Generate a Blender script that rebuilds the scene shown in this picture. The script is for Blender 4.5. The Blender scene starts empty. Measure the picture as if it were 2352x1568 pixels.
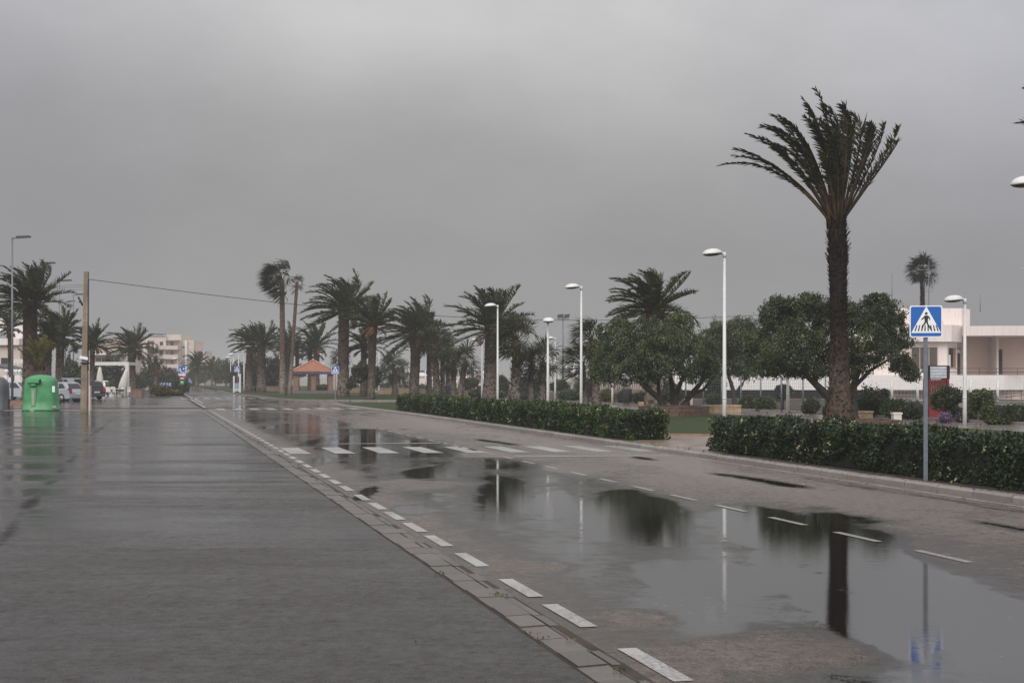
import bpy, math, random
import numpy as np
R = math.radians
sc = bpy.context.scene
C = sc.collection
random.seed(7)
rng = np.random.default_rng(11)

# ------------------------------------------------------------------ survey frame
# the camera stands on the forecourt, eye 1.8 m; F0 = 50 mm lens expressed in survey units (2352 wide)
F0, CX, HY, HC = 3267.0, 1176.0, 866.0, 1.8
GP = 0.10                                   # level of pavements and lawns above the road
TH = R(14.22); ct, st = math.cos(TH), math.sin(TH)
def RD(u, v):                               # road frame -> world: u along the road, v across to the right
    return (-st*u + ct*v, ct*u + st*v)
def UV(x, y):
    return (-st*x + ct*y, ct*x + st*y)
def XD(x, Y): return (x-CX)/F0*Y
def ZD(y, Y): return HC + (HY-y)/F0*Y
def YB(y, z=GP): return (HC-z)*F0/(y-HY)
def W(x, y, Y): return np.array((XD(x, Y), Y, ZD(y, Y)))

# ------------------------------------------------------------------ noise
def _h(i, j, k, s):
    n = (i*374761393 + j*668265263 + k*2147483647 + s*974711) & 0xffffffff
    n = ((n ^ (n >> 13))*1274126177) & 0xffffffff
    return ((n ^ (n >> 16)) & 0xffff)/65535.0
def vnoise(p, s=0):
    p = np.asarray(p, float); i = np.floor(p).astype(np.int64); f = p-i; f = f*f*(3-2*f)
    o = 0
    for a in (0, 1):
        for b in (0, 1):
            for c in (0, 1):
                w = (f[:, 0] if a else 1-f[:, 0])*(f[:, 1] if b else 1-f[:, 1])*(f[:, 2] if c else 1-f[:, 2])
                o = o + w*_h(i[:, 0]+a, i[:, 1]+b, i[:, 2]+c, s)
    return o
def fbm(p, s=0, o=3):
    p = np.asarray(p, float); a = 0; t = 0; w = 1
    for k in range(o):
        a = a + w*vnoise(p*(2**k), s+k); t += w; w *= .5
    return a/t
def sstep(a, b, x):
    t = np.clip((x-a)/(b-a), 0, 1); return t*t*(3-2*t)

# ------------------------------------------------------------------ mesh builder
class MB:
    def __init__(s): s.V = []; s.n = 0; s.L = []; s.T = []; s.M = []; s.S = []
    def add(s, v, f, mi=0, smooth=False):
        v = np.asarray(v, float).reshape(-1, 3)
        if isinstance(f, np.ndarray):
            s.L.append((f+s.n).ravel()); s.T.append(np.full(len(f), f.shape[1])); m = len(f)
        else:
            s.L.append(np.array([i+s.n for q in f for i in q], int)); s.T.append(np.array([len(q) for q in f], int)); m = len(f)
        s.M.append(np.full(m, mi)); s.S.append(np.full(m, smooth)); s.V.append(v); s.n += len(v); return s
    def box(s, x0, x1, y0, y1, z0, z1, mi=0):
        v = [(x0,y0,z0),(x1,y0,z0),(x1,y1,z0),(x0,y1,z0),(x0,y0,z1),(x1,y0,z1),(x1,y1,z1),(x0,y1,z1)]
        return s.add(v, [(0,3,2,1),(4,5,6,7),(0,1,5,4),(1,2,6,5),(2,3,7,6),(3,0,4,7)], mi)
    def prism(s, pts, a0, a1, axis='y', mi=0):       # polygon (p,q) extruded along an axis
        n = len(pts)
        def mk(p, q, a): return {'y': (p, a, q), 'x': (a, p, q), 'z': (p, q, a)}[axis]
        v = [mk(p, q, a0) for p, q in pts]+[mk(p, q, a1) for p, q in pts]
        f = [tuple(range(n)), tuple(range(2*n-1, n-1, -1))]+[(i, i+n, (i+1) % n+n, (i+1) % n) for i in range(n)]
        return s.add(v, f, mi)
    def tube(s, pts, rad, n=8, mi=0, cap=True, smooth=True, jit=0):
        pts = np.asarray(pts, float); m = len(pts); rad = np.broadcast_to(np.asarray(rad, float), (m,))
        t = np.gradient(pts, axis=0); t /= np.linalg.norm(t, axis=1)[:, None]+1e-9
        ref = np.where(np.abs(t[:, 2:3]) > .9, np.array([[1., 0, 0]]), np.array([[0, 0, 1.]]))
        a = np.cross(t, ref); a /= np.linalg.norm(a, axis=1)[:, None]; b = np.cross(t, a)
        an = np.arange(n)*2*math.pi/n
        rr = rad[:, None]*(1+jit*(rng.random((m, n))-.5))
        v = pts[:, None, :]+rr[..., None]*(np.cos(an)[None, :, None]*a[:, None, :]+np.sin(an)[None, :, None]*b[:, None, :])
        f = [(i*n+j, i*n+(j+1) % n, (i+1)*n+(j+1) % n, (i+1)*n+j) for i in range(m-1) for j in range(n)]
        if cap: f += [tuple(range(n-1, -1, -1)), tuple((m-1)*n+j for j in range(n))]
        return s.add(v.reshape(-1, 3), f, mi, smooth)
    def lathe(s, prof, n=20, c=(0, 0, 0), mi=0, smooth=True, sx=1, sy=1):
        m = len(prof); an = np.arange(n)*2*math.pi/n
        v = [(c[0]+r*math.cos(a)*sx, c[1]+r*math.sin(a)*sy, c[2]+z) for r, z in prof for a in an]
        f = [(i*n+j, i*n+(j+1) % n, (i+1)*n+(j+1) % n, (i+1)*n+j) for i in range(m-1) for j in range(n)]
        f += [tuple(range(n-1, -1, -1)), tuple((m-1)*n+j for j in range(n))]
        return s.add(v, f, mi, smooth)
    def build(s, name, mats, parent=None, loc=None):
        me = bpy.data.meshes.new(name)
        V = np.concatenate(s.V); L = np.concatenate(s.L); T = np.concatenate(s.T)
        me.vertices.add(len(V)); me.vertices.foreach_set('co', V.astype(np.float32).ravel())
        me.loops.add(len(L)); me.loops.foreach_set('vertex_index', L.astype(np.int32))
        me.polygons.add(len(T)); me.polygons.foreach_set('loop_start', np.concatenate(([0], np.cumsum(T)[:-1])).astype(np.int32))
        me.polygons.foreach_set('material_index', np.concatenate(s.M).astype(np.int32))
        me.polygons.foreach_set('use_smooth', np.concatenate(s.S).astype(bool))
        me.update(calc_edges=True); me.validate()
        for m in (mats if isinstance(mats, (list, tuple)) else [mats]): me.materials.append(m)
        o = bpy.data.objects.new(name, me); C.objects.link(o)
        if parent: o.parent = parent
        if loc is not None: o.location = loc
        return o
def thing(name, label, cat, loc=(0, 0, 0), rz=0, group=None, s=1):
    o = bpy.data.objects.new(name, None); C.objects.link(o)
    o.location = loc; o.rotation_euler = (0, 0, rz); o.scale = (s, s, s); o.empty_display_size = .2
    return tag(o, label, cat, group)
def tag(o, label, cat, group=None):
    o['label'] = label; o['category'] = cat
    if group: o['group'] = group
    return o
def struct(o, kind='structure'): o['kind'] = kind; return o
def dup(root, loc, rz=None, label=None):
    r = root.copy(); C.objects.link(r); r.location = loc
    if rz is not None: r.rotation_euler = (0, 0, rz)
    if label: r['label'] = label
    for ch in list(root.children):
        c = ch.copy(); C.objects.link(c); c.parent = r
        for g in list(ch.children):
            d = g.copy(); C.objects.link(d); d.parent = c
    return r

# ------------------------------------------------------------------ materials
def nodes(name):
    m = bpy.data.materials.new(name); m.use_nodes = True
    nt = m.node_tree; b = nt.nodes['Principled BSDF']; return m, nt, b
def N(nt, t, **k):
    n = nt.nodes.new(t)
    for a, v in k.items(): setattr(n, a, v)
    return n
def mixc(nt, f, a, b, mode='MIX'):
    n = N(nt, 'ShaderNodeMix', data_type='RGBA', blend_type=mode)
    for i, x in ((0, f), (6, a), (7, b)):
        if hasattr(x, 'is_linked'): nt.links.new(x, n.inputs[i])
        else: n.inputs[i].default_value = x if i == 0 else (*x, 1)
    return n.outputs[2]
def math_(nt, op, a, b=0.0, clamp=False):
    n = N(nt, 'ShaderNodeMath', operation=op, use_clamp=clamp)
    for i, x in ((0, a), (1, b)):
        if hasattr(x, 'is_linked'): nt.links.new(x, n.inputs[i])
        else: n.inputs[i].default_value = x
    return n.outputs[0]
def mapr(nt, x, a, b, c, d):
    n = N(nt, 'ShaderNodeMapRange'); nt.links.new(x, n.inputs[0])
    for i, v in enumerate((a, b, c, d)): n.inputs[i+1].default_value = v
    return n.outputs[0]
def noise(nt, scale, detail=3, vec=None, rough=.55):
    n = N(nt, 'ShaderNodeTexNoise'); n.inputs['Scale'].default_value = scale
    n.inputs['Detail'].default_value = detail; n.inputs['Roughness'].default_value = rough
    if vec is not None: nt.links.new(vec, n.inputs['Vector'])
    return n.outputs['Fac']
def mat(name, col, rough=.6, var=.25, scale=4.0, bump=0.0, bscale=30, metal=0, spec=.5, col2=None, grime=0):
    m, nt, b = nodes(name)
    tc = N(nt, 'ShaderNodeTexCoord').outputs['Object']
    c2 = col2 or tuple(max(0, x*(1-var)) for x in col)
    f = mapr(nt, noise(nt, scale, 4, tc), .35, .65, 0, 1)
    c = mixc(nt, f, col, c2)
    if grime:                                   # vertical streaks of dirt
        mp = N(nt, 'ShaderNodeMapping'); mp.inputs['Scale'].default_value = (3, 3, .25); nt.links.new(tc, mp.inputs[0])
        g = mapr(nt, noise(nt, 2.2, 5, mp.outputs[0]), .5, .75, 0, grime)
        c = mixc(nt, g, c, tuple(x*.45 for x in col))
    nt.links.new(c, b.inputs['Base Color'])
    b.inputs['Roughness'].default_value = rough; b.inputs['Metallic'].default_value = metal
    b.inputs['Specular IOR Level'].default_value = spec
    if bump:
        bp = N(nt, 'ShaderNodeBump'); bp.inputs['Strength'].default_value = bump; bp.inputs['Distance'].default_value = .02
        nt.links.new(noise(nt, bscale, 4, tc), bp.inputs['Height']); nt.links.new(bp.outputs[0], b.inputs['Normal'])
    return m
def leafmat(name, cols, rough=.5, trans=.25):
    m, nt, b = nodes(name)
    rp = N(nt, 'ShaderNodeNewGeometry').outputs['Random Per Island']
    cr = N(nt, 'ShaderNodeValToRGB'); nt.links.new(rp, cr.inputs[0])
    e = cr.color_ramp.elements
    while len(e) < len(cols): e.new(.5)
    for i, c in enumerate(cols): e[i].position = i/(len(cols)-1); e[i].color = (*c, 1)
    geo = N(nt, 'ShaderNodeNewGeometry').outputs['Position']
    mm = N(nt, 'ShaderNodeMix', data_type='RGBA', blend_type='MULTIPLY'); mm.inputs[0].default_value = 1
    nt.links.new(cr.outputs[0], mm.inputs[6]); nt.links.new(mapr(nt, noise(nt, 1.5, 3, geo), .35, .65, .5, 1.45), mm.inputs[7])
    nt.links.new(mm.outputs[2], b.inputs['Base Color']); b.inputs['Roughness'].default_value = rough
    b.inputs['Specular IOR Level'].default_value = .22
    t = N(nt, 'ShaderNodeBsdfTranslucent'); nt.links.new(mm.outputs[2], t.inputs[0])
    mx = N(nt, 'ShaderNodeMixShader'); mx.inputs[0].default_value = trans
    nt.links.new(b.outputs[0], mx.inputs[1]); nt.links.new(t.outputs[0], mx.inputs[2])
    nt.links.new(mx.outputs[0], nt.nodes['Material Output'].inputs[0])
    return m
def brickmat(name, c1, c2, mortar, w=.4, h=.2, ms=.012, rough=.8):
    m, nt, b = nodes(name)
    tc = N(nt, 'ShaderNodeTexCoord').outputs['Object']
    sx = N(nt, 'ShaderNodeSeparateXYZ'); nt.links.new(tc, sx.inputs[0])
    cb = N(nt, 'ShaderNodeCombineXYZ')
    nt.links.new(math_(nt, 'ADD', sx.outputs[0], sx.outputs[1]), cb.inputs[0]); nt.links.new(sx.outputs[2], cb.inputs[1])
    br = N(nt, 'ShaderNodeTexBrick'); nt.links.new(cb.outputs[0], br.inputs['Vector'])
    br.inputs['Color1'].default_value = (*c1, 1); br.inputs['Color2'].default_value = (*c2, 1); br.inputs['Mortar'].default_value = (*mortar, 1)
    br.inputs['Scale'].default_value = 1; br.inputs['Brick Width'].default_value = w; br.inputs['Row Height'].default_value = h
    br.inputs['Mortar Size'].default_value = ms
    f = mapr(nt, noise(nt, 6, 4, tc), .3, .7, .65, 1.1)
    c = mixc(nt, 1.0, br.outputs[0], (1, 1, 1), 'MULTIPLY')
    mm = N(nt, 'ShaderNodeMix', data_type='RGBA', blend_type='MULTIPLY'); mm.inputs[0].default_value = 1
    nt.links.new(c, mm.inputs[6]); nt.links.new(f, mm.inputs[7])
    nt.links.new(mm.outputs[2], b.inputs['Base Color']); b.inputs['Roughness'].default_value = rough
    return m

M = {}
M['white_paint'] = mat('white_paint', (.68, .67, .64), .35, .08, 3, grime=.35)
M['lamp_glass'] = mat('lamp_bowl', (.06, .055, .045), .3, .3, 5)
M['galv'] = mat('galvanised_steel', (.17, .19, .21), .45, .2, 12, metal=.3, grime=.3)
M['dark_metal'] = mat('dark_metal', (.05, .055, .06), .5, .3, 6)
M['black'] = mat('black_plastic', (.012, .012, .013), .5, .3, 6)
M['bark_date'] = None
def barkmat(name, low, high, z0, z1):
    m, nt, b = nodes(name)
    tc = N(nt, 'ShaderNodeTexCoord').outputs['Object']
    sx = N(nt, 'ShaderNodeSeparateXYZ'); nt.links.new(tc, sx.inputs[0])
    nz = noise(nt, 2.5, 4, tc)
    zz = math_(nt, 'ADD', sx.outputs[2], math_(nt, 'MULTIPLY', math_(nt, 'SUBTRACT', nz, .5), 2.0))
    c = mixc(nt, mapr(nt, zz, z0, z1, 0, 1), low, high)
    rp = N(nt, 'ShaderNodeNewGeometry').outputs['Random Per Island']
    k = mapr(nt, rp, 0, 1, .25, 1.75)
    mm = N(nt, 'ShaderNodeMix', data_type='RGBA', blend_type='MULTIPLY'); mm.inputs[0].default_value = 1
    nt.links.new(c, mm.inputs[6]); nt.links.new(k, mm.inputs[7])
    nt.links.new(mm.outputs[2], b.inputs['Base Color']); b.inputs['Roughness'].default_value = .8
    b.inputs['Specular IOR Level'].default_value = .25
    bp = N(nt, 'ShaderNodeBump'); bp.inputs['Strength'].default_value = .6; bp.inputs['Distance'].default_value = .03
    nt.links.new(noise(nt, 14, 4, tc), bp.inputs['Height']); nt.links.new(bp.outputs[0], b.inputs['Normal'])
    return m
M['bark_hero'] = barkmat('bark_tall_palm', (.15, .105, .08), (.020, .011, .008), .8, 3.6)
M['bark_date'] = barkmat('bark_date_palm', (.15, .12, .095), (.055, .035, .026), .8, 3.0)
M['bark_fan'] = barkmat('bark_fan_palm', (.17, .145, .12), (.075, .045, .032), .6, 2.6)
M['bark_tall'] = barkmat('bark_slim_palm', (.24, .20, .165), (.085, .055, .04), .3, 4)
M['bark_tree'] = mat('bark_tree', (.055, .042, .033), .85, .5, 5, bump=.8, bscale=18)
M['frond'] = leafmat('frond_green', [(.018, .026, .012), (.048, .064, .025), (.078, .092, .036), (.036, .05, .02), (.12, .118, .052)])
M['frond_hero'] = leafmat('frond_dark', [(.008, .012, .006), (.022, .028, .012), (.04, .042, .018), (.016, .022, .010), (.075, .058, .03)])
M['fan'] = leafmat('fan_green', [(.02, .028, .012), (.045, .058, .022), (.03, .042, .016), (.075, .085, .034), (.10, .085, .045)])
M['frond_yellow'] = leafmat('frond_yellow', [(.06, .08, .02), (.14, .14, .03), (.20, .16, .04), (.08, .09, .03)])
M['stalk'] = leafmat('stalk_ochre', [(.03, .021, .012), (.055, .035, .017), (.085, .05, .022), (.045, .04, .016)])
M['dead'] = leafmat('dead_orange', [(.18, .085, .03), (.26, .13, .045), (.12, .06, .025)])
M['leaf_tree'] = leafmat('tree_leaves', [(.016, .024, .010), (.060, .082, .034), (.105, .132, .058), (.042, .060, .026), (.165, .185, .085)])
M['leaf_bright'] = leafmat('tree_leaves_light', [(.03, .042, .016), (.07, .095, .03), (.10, .125, .042), (.05, .066, .024)])
M['leaf_grey'] = leafmat('grey_leaves', [(.035, .04, .026), (.06, .068, .042), (.085, .09, .058), (.05, .05, .035)])
M['leaf_brown'] = leafmat('brown_leaves', [(.05, .045, .03), (.085, .072, .05), (.11, .09, .065), (.06, .06, .04)])
M['leaf_rust'] = leafmat('rusty_leaves', [(.06, .07, .02), (.12, .09, .03), (.15, .12, .04), (.05, .06, .02)])
M['hedge'] = leafmat('hedge_leaves', [(.010, .016, .008), (.026, .040, .018), (.042, .062, .026), (.020, .032, .015), (.065, .085, .036)], .35)
M['hedge_far'] = leafmat('hedge_leaves_fresh', [(.012, .022, .007), (.032, .058, .017), (.055, .09, .026), (.022, .04, .013), (.10, .12, .038)], .35)
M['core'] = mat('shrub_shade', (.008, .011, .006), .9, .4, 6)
M['flower_cream'] = leafmat('cream_flowers', [(.30, .29, .16), (.44, .41, .25), (.36, .35, .23), (.24, .18, .07)], .6)
M['flower_purple'] = leafmat('purple_flowers', [(.22, .14, .28), (.32, .22, .38), (.16, .10, .2)], .6)
M['soil'] = mat('soil', (.05, .034, .025), .9, .5, 3, bump=.5)
M['rust'] = mat('rusty_rail', (.14, .07, .05), .7, .4, 5)
M['red'] = mat('red_paint', (.28, .025, .03), .5, .4, 3, grime=.4)
M['concrete'] = mat('concrete', (.30, .28, .26), .75, .3, 3, bump=.3, bscale=25, grime=.3)
M['pole'] = mat('weathered_pole', (.30, .235, .165), .8, .5, 1.4, grime=.75)
M['wall_cream'] = mat('cream_render', (.63, .53, .445), .8, .08, .6, grime=.18)
M['wall_pink'] = mat('pale_pink_render', (.79, .69, .635), .8, .06, .5, grime=.3)
M['wall_white'] = mat('white_render', (.80, .755, .715), .8, .08, .7, grime=.2)
M['wall_tan'] = mat('tan_render', (.55, .45, .37), .8, .12, .6, grime=.2)
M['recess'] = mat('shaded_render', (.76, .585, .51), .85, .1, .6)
M['glass_dark'] = mat('dark_window_glass', (.03, .028, .027), .12, .3, .8)
M['glass_brown'] = mat('brown_window_glass', (.10, .08, .07), .18, .35, .7)
M['glass_blue'] = mat('blue_grey_glass', (.28, .31, .34), .15, .25, .8)
M['door_red'] = mat('oxblood_door', (.07, .03, .028), .5, .3, 2)
M['roof_dark'] = mat('dark_roof', (.07, .07, .08), .7, .2, 1)
M['tile'] = None
M['brick'] = brickmat('orange_brick', (.32, .165, .10), (.24, .12, .075), (.30, .2, .14), .24, .08)
M['stone'] = brickmat('stone_block', (.40, .27, .17), (.32, .21, .13), (.16, .12, .09), .42, .19, .014)
M['stone_dark'] = brickmat('wet_stone_block', (.15, .085, .06), (.11, .062, .045), (.05, .04, .032), .42, .19, .016, .5)
M['sand_stone'] = brickmat('sandstone_block', (.55, .40, .24), (.48, .34, .2), (.28, .2, .13), .5, .2, .012)
M['terracotta'] = mat('terracotta', (.32, .20, .14), .8, .3, 4, grime=.3)
M['green_plastic'] = mat('green_plastic', (.065, .31, .115), .42, .3, 1.6, grime=.5)
M['green_light'] = mat('green_plastic_lid', (.085, .36, .14), .38, .15, 2)
M['grey_plastic'] = mat('grey_plastic', (.085, .09, .10), .45, .2, 2, grime=.3)
M['tape'] = mat('worn_sticker', (.42, .40, .27), .6, .3, 12)
M['sign_blue'] = mat('sign_blue', (.012, .115, .42), .3, .08, 3)
M['sign_white'] = mat('sign_white', (.82, .83, .84), .3, .05, 3)
M['sign_black'] = mat('sign_black', (.015, .013, .012), .4, .2, 3)
M['sign_red'] = mat('sign_red', (.42, .03, .03), .35, .1, 3)
M['sign_green'] = mat('sign_green', (.03, .28, .13), .35, .1, 3)
M['sign_yellow'] = mat('sign_yellow', (.75, .5, .04), .45, .1, 3)
M['purple_board'] = mat('purple_fascia', (.085, .06, .13), .6, .2, 3)
M['deck'] = mat('grey_mauve_deck', (.17, .14, .145), .6, .2, 2)
M['cloth'] = mat('white_canvas', (.72, .68, .62), .9, .12, 3, grime=.2)
M['car_silver'] = mat('silver_car_paint', (.52, .54, .57), .28, .06, 2, metal=.35)
M['car_grey'] = mat('grey_car_paint', (.34, .36, .39), .28, .06, 2, metal=.35)
M['car_dark'] = mat('dark_car_paint', (.02, .022, .035), .22, .1, 2)
M['car_white'] = mat('white_car_paint', (.72, .72, .72), .25, .05, 2)
M['tyre'] = mat('tyre_rubber', (.012, .012, .012), .8, .3, 5)
M['rim'] = mat('wheel_rim', (.45, .46, .48), .35, .15, 8, metal=.6)
M['taillight'] = mat('tail_light', (.35, .015, .03), .2, .15, 8)
M['wire'] = mat('cable', (.02, .02, .022), .6, .2, 5)
M['promenade'] = mat('wet_promenade', (.24, .19, .165), .2, .35, .7, col2=(.16, .13, .115))
M['paving'] = mat('tan_paving', (.30, .225, .17), .3, .3, 1.6, col2=(.13, .09, .068))

def tilemat():
    m, nt, b = nodes('roof_tiles')
    tc = N(nt, 'ShaderNodeTexCoord').outputs['Object']
    n = noise(nt, 9, 4, tc)
    c = mixc(nt, mapr(nt, n, .35, .65, 0, 1), (.40, .18, .105), (.28, .115, .07))
    nt.links.new(c, b.inputs['Base Color']); b.inputs['Roughness'].default_value = .75
    return m
M['tile'] = tilemat()

def asphalt(name, dry, wetc, agg, r_dry, r_wet, ripple, grain=1.0, streak=False):
    """Wet asphalt: attribute 'wet' (0 damp - 1 standing water) and 'seam' painted per vertex from the survey."""
    m, nt, b = nodes(name)
    geo = N(nt, 'ShaderNodeNewGeometry').outputs['Position']
    wet = N(nt, 'ShaderNodeAttribute', attribute_name='wet').outputs['Fac']
    seam = N(nt, 'ShaderNodeAttribute', attribute_name='seam').outputs['Fac']
    fine = noise(nt, 3.2, 8, geo, .72)
    g = noise(nt, 42, 6, geo, .85)
    w = math_(nt, 'ADD', wet, math_(nt, 'MULTIPLY', math_(nt, 'SUBTRACT', fine, .5), .95))
    w = math_(nt, 'ADD', w, math_(nt, 'MULTIPLY', math_(nt, 'SUBTRACT', g, .5), .9))
    w = mapr(nt, w, .12, .80, 0, 1)
    big = noise(nt, .35, 5, geo)
    c = mixc(nt, mapr(nt, g, .40, .60, 0, 1), dry, agg)
    c = mixc(nt, mapr(nt, big, .4, .62, 0, .45), c, tuple(x*.6 for x in dry))
    pale = N(nt, 'ShaderNodeAttribute', attribute_name='pale').outputs['Fac']
    c = mixc(nt, pale, c, mixc(nt, mapr(nt, g, .40, .60, 0, 1), (.25, .20, .165), (.085, .064, .052)))
    c = mixc(nt, mapr(nt, w, 0, .75, 0, 1), c, wetc)
    cm = N(nt, 'ShaderNodeMix', data_type='RGBA', blend_type='MULTIPLY'); cm.inputs[0].default_value = 1
    nt.links.new(c, cm.inputs[6]); nt.links.new(mapr(nt, noise(nt, 8, 9, geo, .9), .40, .60, .45, 1.55), cm.inputs[7]); c = cm.outputs[2]
    c = mixc(nt, seam, c, (.012, .010, .009))
    if name == 'road_asphalt':
        vo_ = N(nt, 'ShaderNodeTexVoronoi'); vo_.inputs['Scale'].default_value = 9; nt.links.new(geo, vo_.inputs['Vector'])
        sm = math_(nt, 'MULTIPLY', mapr(nt, vo_.outputs['Distance'], .07, .12, 1, 0), mapr(nt, noise(nt, .5, 3, geo), .52, .60, 0, .6))
        c = mixc(nt, math_(nt, 'MULTIPLY', sm, mapr(nt, w, .8, 1, 0, 1)), c, (.42, .42, .40))
    nt.links.new(c, b.inputs['Base Color'])
    ro = mapr(nt, math_(nt, 'POWER', math_(nt, 'SUBTRACT', 1.0, w, True), 1.6), 0, 1, r_wet, r_dry)
    ro = math_(nt, 'ADD', ro, math_(nt, 'MULTIPLY', seam, .12))
    nt.links.new(ro, b.inputs['Roughness'])
    sp = mapr(nt, w, 0, 1, .36, .68)
    sp = math_(nt, 'MULTIPLY', sp, math_(nt, 'SUBTRACT', 1.0, math_(nt, 'MULTIPLY', seam, .97)), True)
    gg = mapr(nt, noise(nt, 9, 9, geo, .92), .42, .58, .25, 1.5)
    gm = N(nt, 'ShaderNodeMix', data_type='FLOAT'); nt.links.new(mapr(nt, w, .5, 1, 0, 1), gm.inputs[0]); nt.links.new(gg, gm.inputs[2]); gm.inputs[3].default_value = 1
    sp = math_(nt, 'MULTIPLY', sp, gm.outputs[0])
    if streak:
        ms = N(nt, 'ShaderNodeMapping'); ms.inputs['Scale'].default_value = (.55, 1.7, 1); nt.links.new(geo, ms.inputs[0])
        sk = noise(nt, 1.0, 7, ms.outputs[0], .72)
        sy = N(nt, 'ShaderNodeSeparateXYZ'); nt.links.new(geo, sy.inputs[0])
        fd = mapr(nt, sy.outputs[1], 11, 24, .22, .80)
        sp = math_(nt, 'MULTIPLY', sp, math_(nt, 'SUBTRACT', 1.0, math_(nt, 'MULTIPLY', fd, mapr(nt, sk, .42, .58, 1, 0))))
        ms3 = N(nt, 'ShaderNodeMapping'); ms3.inputs['Scale'].default_value = (.10, .28, 1); nt.links.new(geo, ms3.inputs[0])
        sp = math_(nt, 'MULTIPLY', sp, mapr(nt, noise(nt, 1.0, 4, ms3.outputs[0], .6), .36, .62, .62, 1.3))
        ms2 = N(nt, 'ShaderNodeMapping'); ms2.inputs['Scale'].default_value = (1.6, 6, 1); nt.links.new(geo, ms2.inputs[0])
        sp = math_(nt, 'MULTIPLY', sp, mapr(nt, noise(nt, 1.0, 5, ms2.outputs[0], .7),   .38, .58, .72, 1.06))
    nt.links.new(sp, b.inputs['Specular IOR Level'])
    b.inputs['Specular Tint'].default_value = (1, .935, .875, 1)
    bp = N(nt, 'ShaderNodeBump'); bp.inputs['Distance'].default_value = .010*grain
    nt.links.new(mapr(nt, w, 0, .9, .8, 0), bp.inputs['Strength'])
    nt.links.new(g, bp.inputs['Height'])
    mp = N(nt, 'ShaderNodeMapping'); mp.inputs['Scale'].default_value = (5, 14, 1); nt.links.new(geo, mp.inputs[0])
    bp2 = N(nt, 'ShaderNodeBump'); bp2.inputs['Distance'].default_value = ripple; bp2.inputs['Strength'].default_value = 1
    nt.links.new(noise(nt, 1.0, 6, mp.outputs[0], .6), bp2.inputs['Height']); nt.links.new(bp.outputs[0], bp2.inputs['Normal'])
    nt.links.new(bp2.outputs[0], b.inputs['Normal'])
    return m
M['road'] = asphalt('road_asphalt', (.125, .094, .074), (.008, .0062, .0052), (.022, .016, .013), .34, .014, .0005)
M['forecourt'] = asphalt('forecourt_asphalt', (.056, .046, .040), (.013, .0115, .0105), (.014, .0115, .010), .36, .12, .0026, streak=True)
M['street'] = asphalt('street_asphalt', (.085, .08, .08), (.03, .03, .032), (.05, .047, .047), .35, .08, .002)

def paintmat(pc=(.43, .42, .40)):
    m, nt, b = nodes('worn_road_paint')
    geo = N(nt, 'ShaderNodeNewGeometry').outputs['Position']
    f = mapr(nt, noise(nt, 26, 5, geo, .75), .42, .60, 0, 1)
    f2 = mapr(nt, noise(nt, 1.3, 5, geo), .35, .62, .15, .95)
    f = math_(nt, 'MULTIPLY', math_(nt, 'SUBTRACT', 1.0, f), f2, True)
    f = math_(nt, 'MAXIMUM', f, mapr(nt, noise(nt, 45, 4, geo, .8), .48, .66, 0, .75))
    nt.links.new(mixc(nt, f, pc, (.12, .105, .095)), b.inputs['Base Color']); b.inputs['Roughness'].default_value = .3
    return m
M['paint'] = paintmat()
def kerbmat(name, c1, c2, rough):
    m, nt, b = nodes(name)
    geo = N(nt, 'ShaderNodeNewGeometry')
    c = mixc(nt, geo.outputs['Random Per Island'], c1, c2)
    c = mixc(nt, mapr(nt, noise(nt, 7, 5, geo.outputs['Position'], .7), .35, .7, 0, .6), c, tuple(x*.5 for x in c1))
    nt.links.new(c, b.inputs['Base Color']); b.inputs['Roughness'].default_value = rough
    bp = N(nt, 'ShaderNodeBump'); bp.inputs['Strength'].default_value = .5; bp.inputs['Distance'].default_value = .01
    nt.links.new(noise(nt, 40, 3, geo.outputs['Position']), bp.inputs['Height']); nt.links.new(bp.outputs[0], b.inputs['Normal'])
    return m
M['kerb'] = kerbmat('kerb_stone', (.30, .27, .245), (.22, .2, .18), .5)
M['gutter'] = kerbmat('gutter_stone', (.12, .095, .08), (.055, .048, .043), .26)
def lawnmat():
    m, nt, b = nodes('wet_lawn')
    geo = N(nt, 'ShaderNodeNewGeometry').outputs['Position']
    c = mixc(nt, mapr(nt, noise(nt, .5, 5, geo), .35, .65, 0, 1), (.030, .048, .014), (.055, .068, .024))
    c = mixc(nt, mapr(nt, noise(nt, 30, 3, geo), .4, .65, 0, .6), c, (.012, .02, .006))
    nt.links.new(c, b.inputs['Base Color']); b.inputs['Roughness'].default_value = .85; b.inputs['Specular IOR Level'].default_value = .15
    return m
M['lawn'] = lawnmat()
M['ground'] = mat('bare_ground', (.30, .27, .235), .9, .3, .08)

# ------------------------------------------------------------------ camera, world, sun, haze
cd = bpy.data.cameras.new('Camera'); cam = bpy.data.objects.new('Camera', cd); C.objects.link(cam)
cam.location = (0, 0, HC); cam.rotation_euler = (R(90), 0, 0)
cd.lens = 50; cd.sensor_width = 36; cd.shift_y = (HY-784)/2352; cd.clip_end = 6000; cd.clip_start = .1
sc.camera = cam
SUN_EL, SUN_AZ = R(38), R(200)              # behind the camera, a little left
w = bpy.data.worlds.new('World'); sc.world = w; w.use_nodes = True
nt = w.node_tree; bg = nt.nodes['Background']
sky = N(nt, 'ShaderNodeTexSky', sky_type='NISHITA', sun_disc=False, sun_elevation=SUN_EL, sun_rotation=SUN_AZ)
sky.dust_density = 6; sky.air_density = 1.5
hs = N(nt, 'ShaderNodeHueSaturation'); hs.inputs['Saturation'].default_value = .12; hs.inputs['Value'].default_value = .045
nt.links.new(sky.outputs[0], hs.inputs['Color'])
tcw = N(nt, 'ShaderNodeTexCoord').outputs['Generated']
sx = N(nt, 'ShaderNodeSeparateXYZ'); nt.links.new(tcw, sx.inputs[0])
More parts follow.
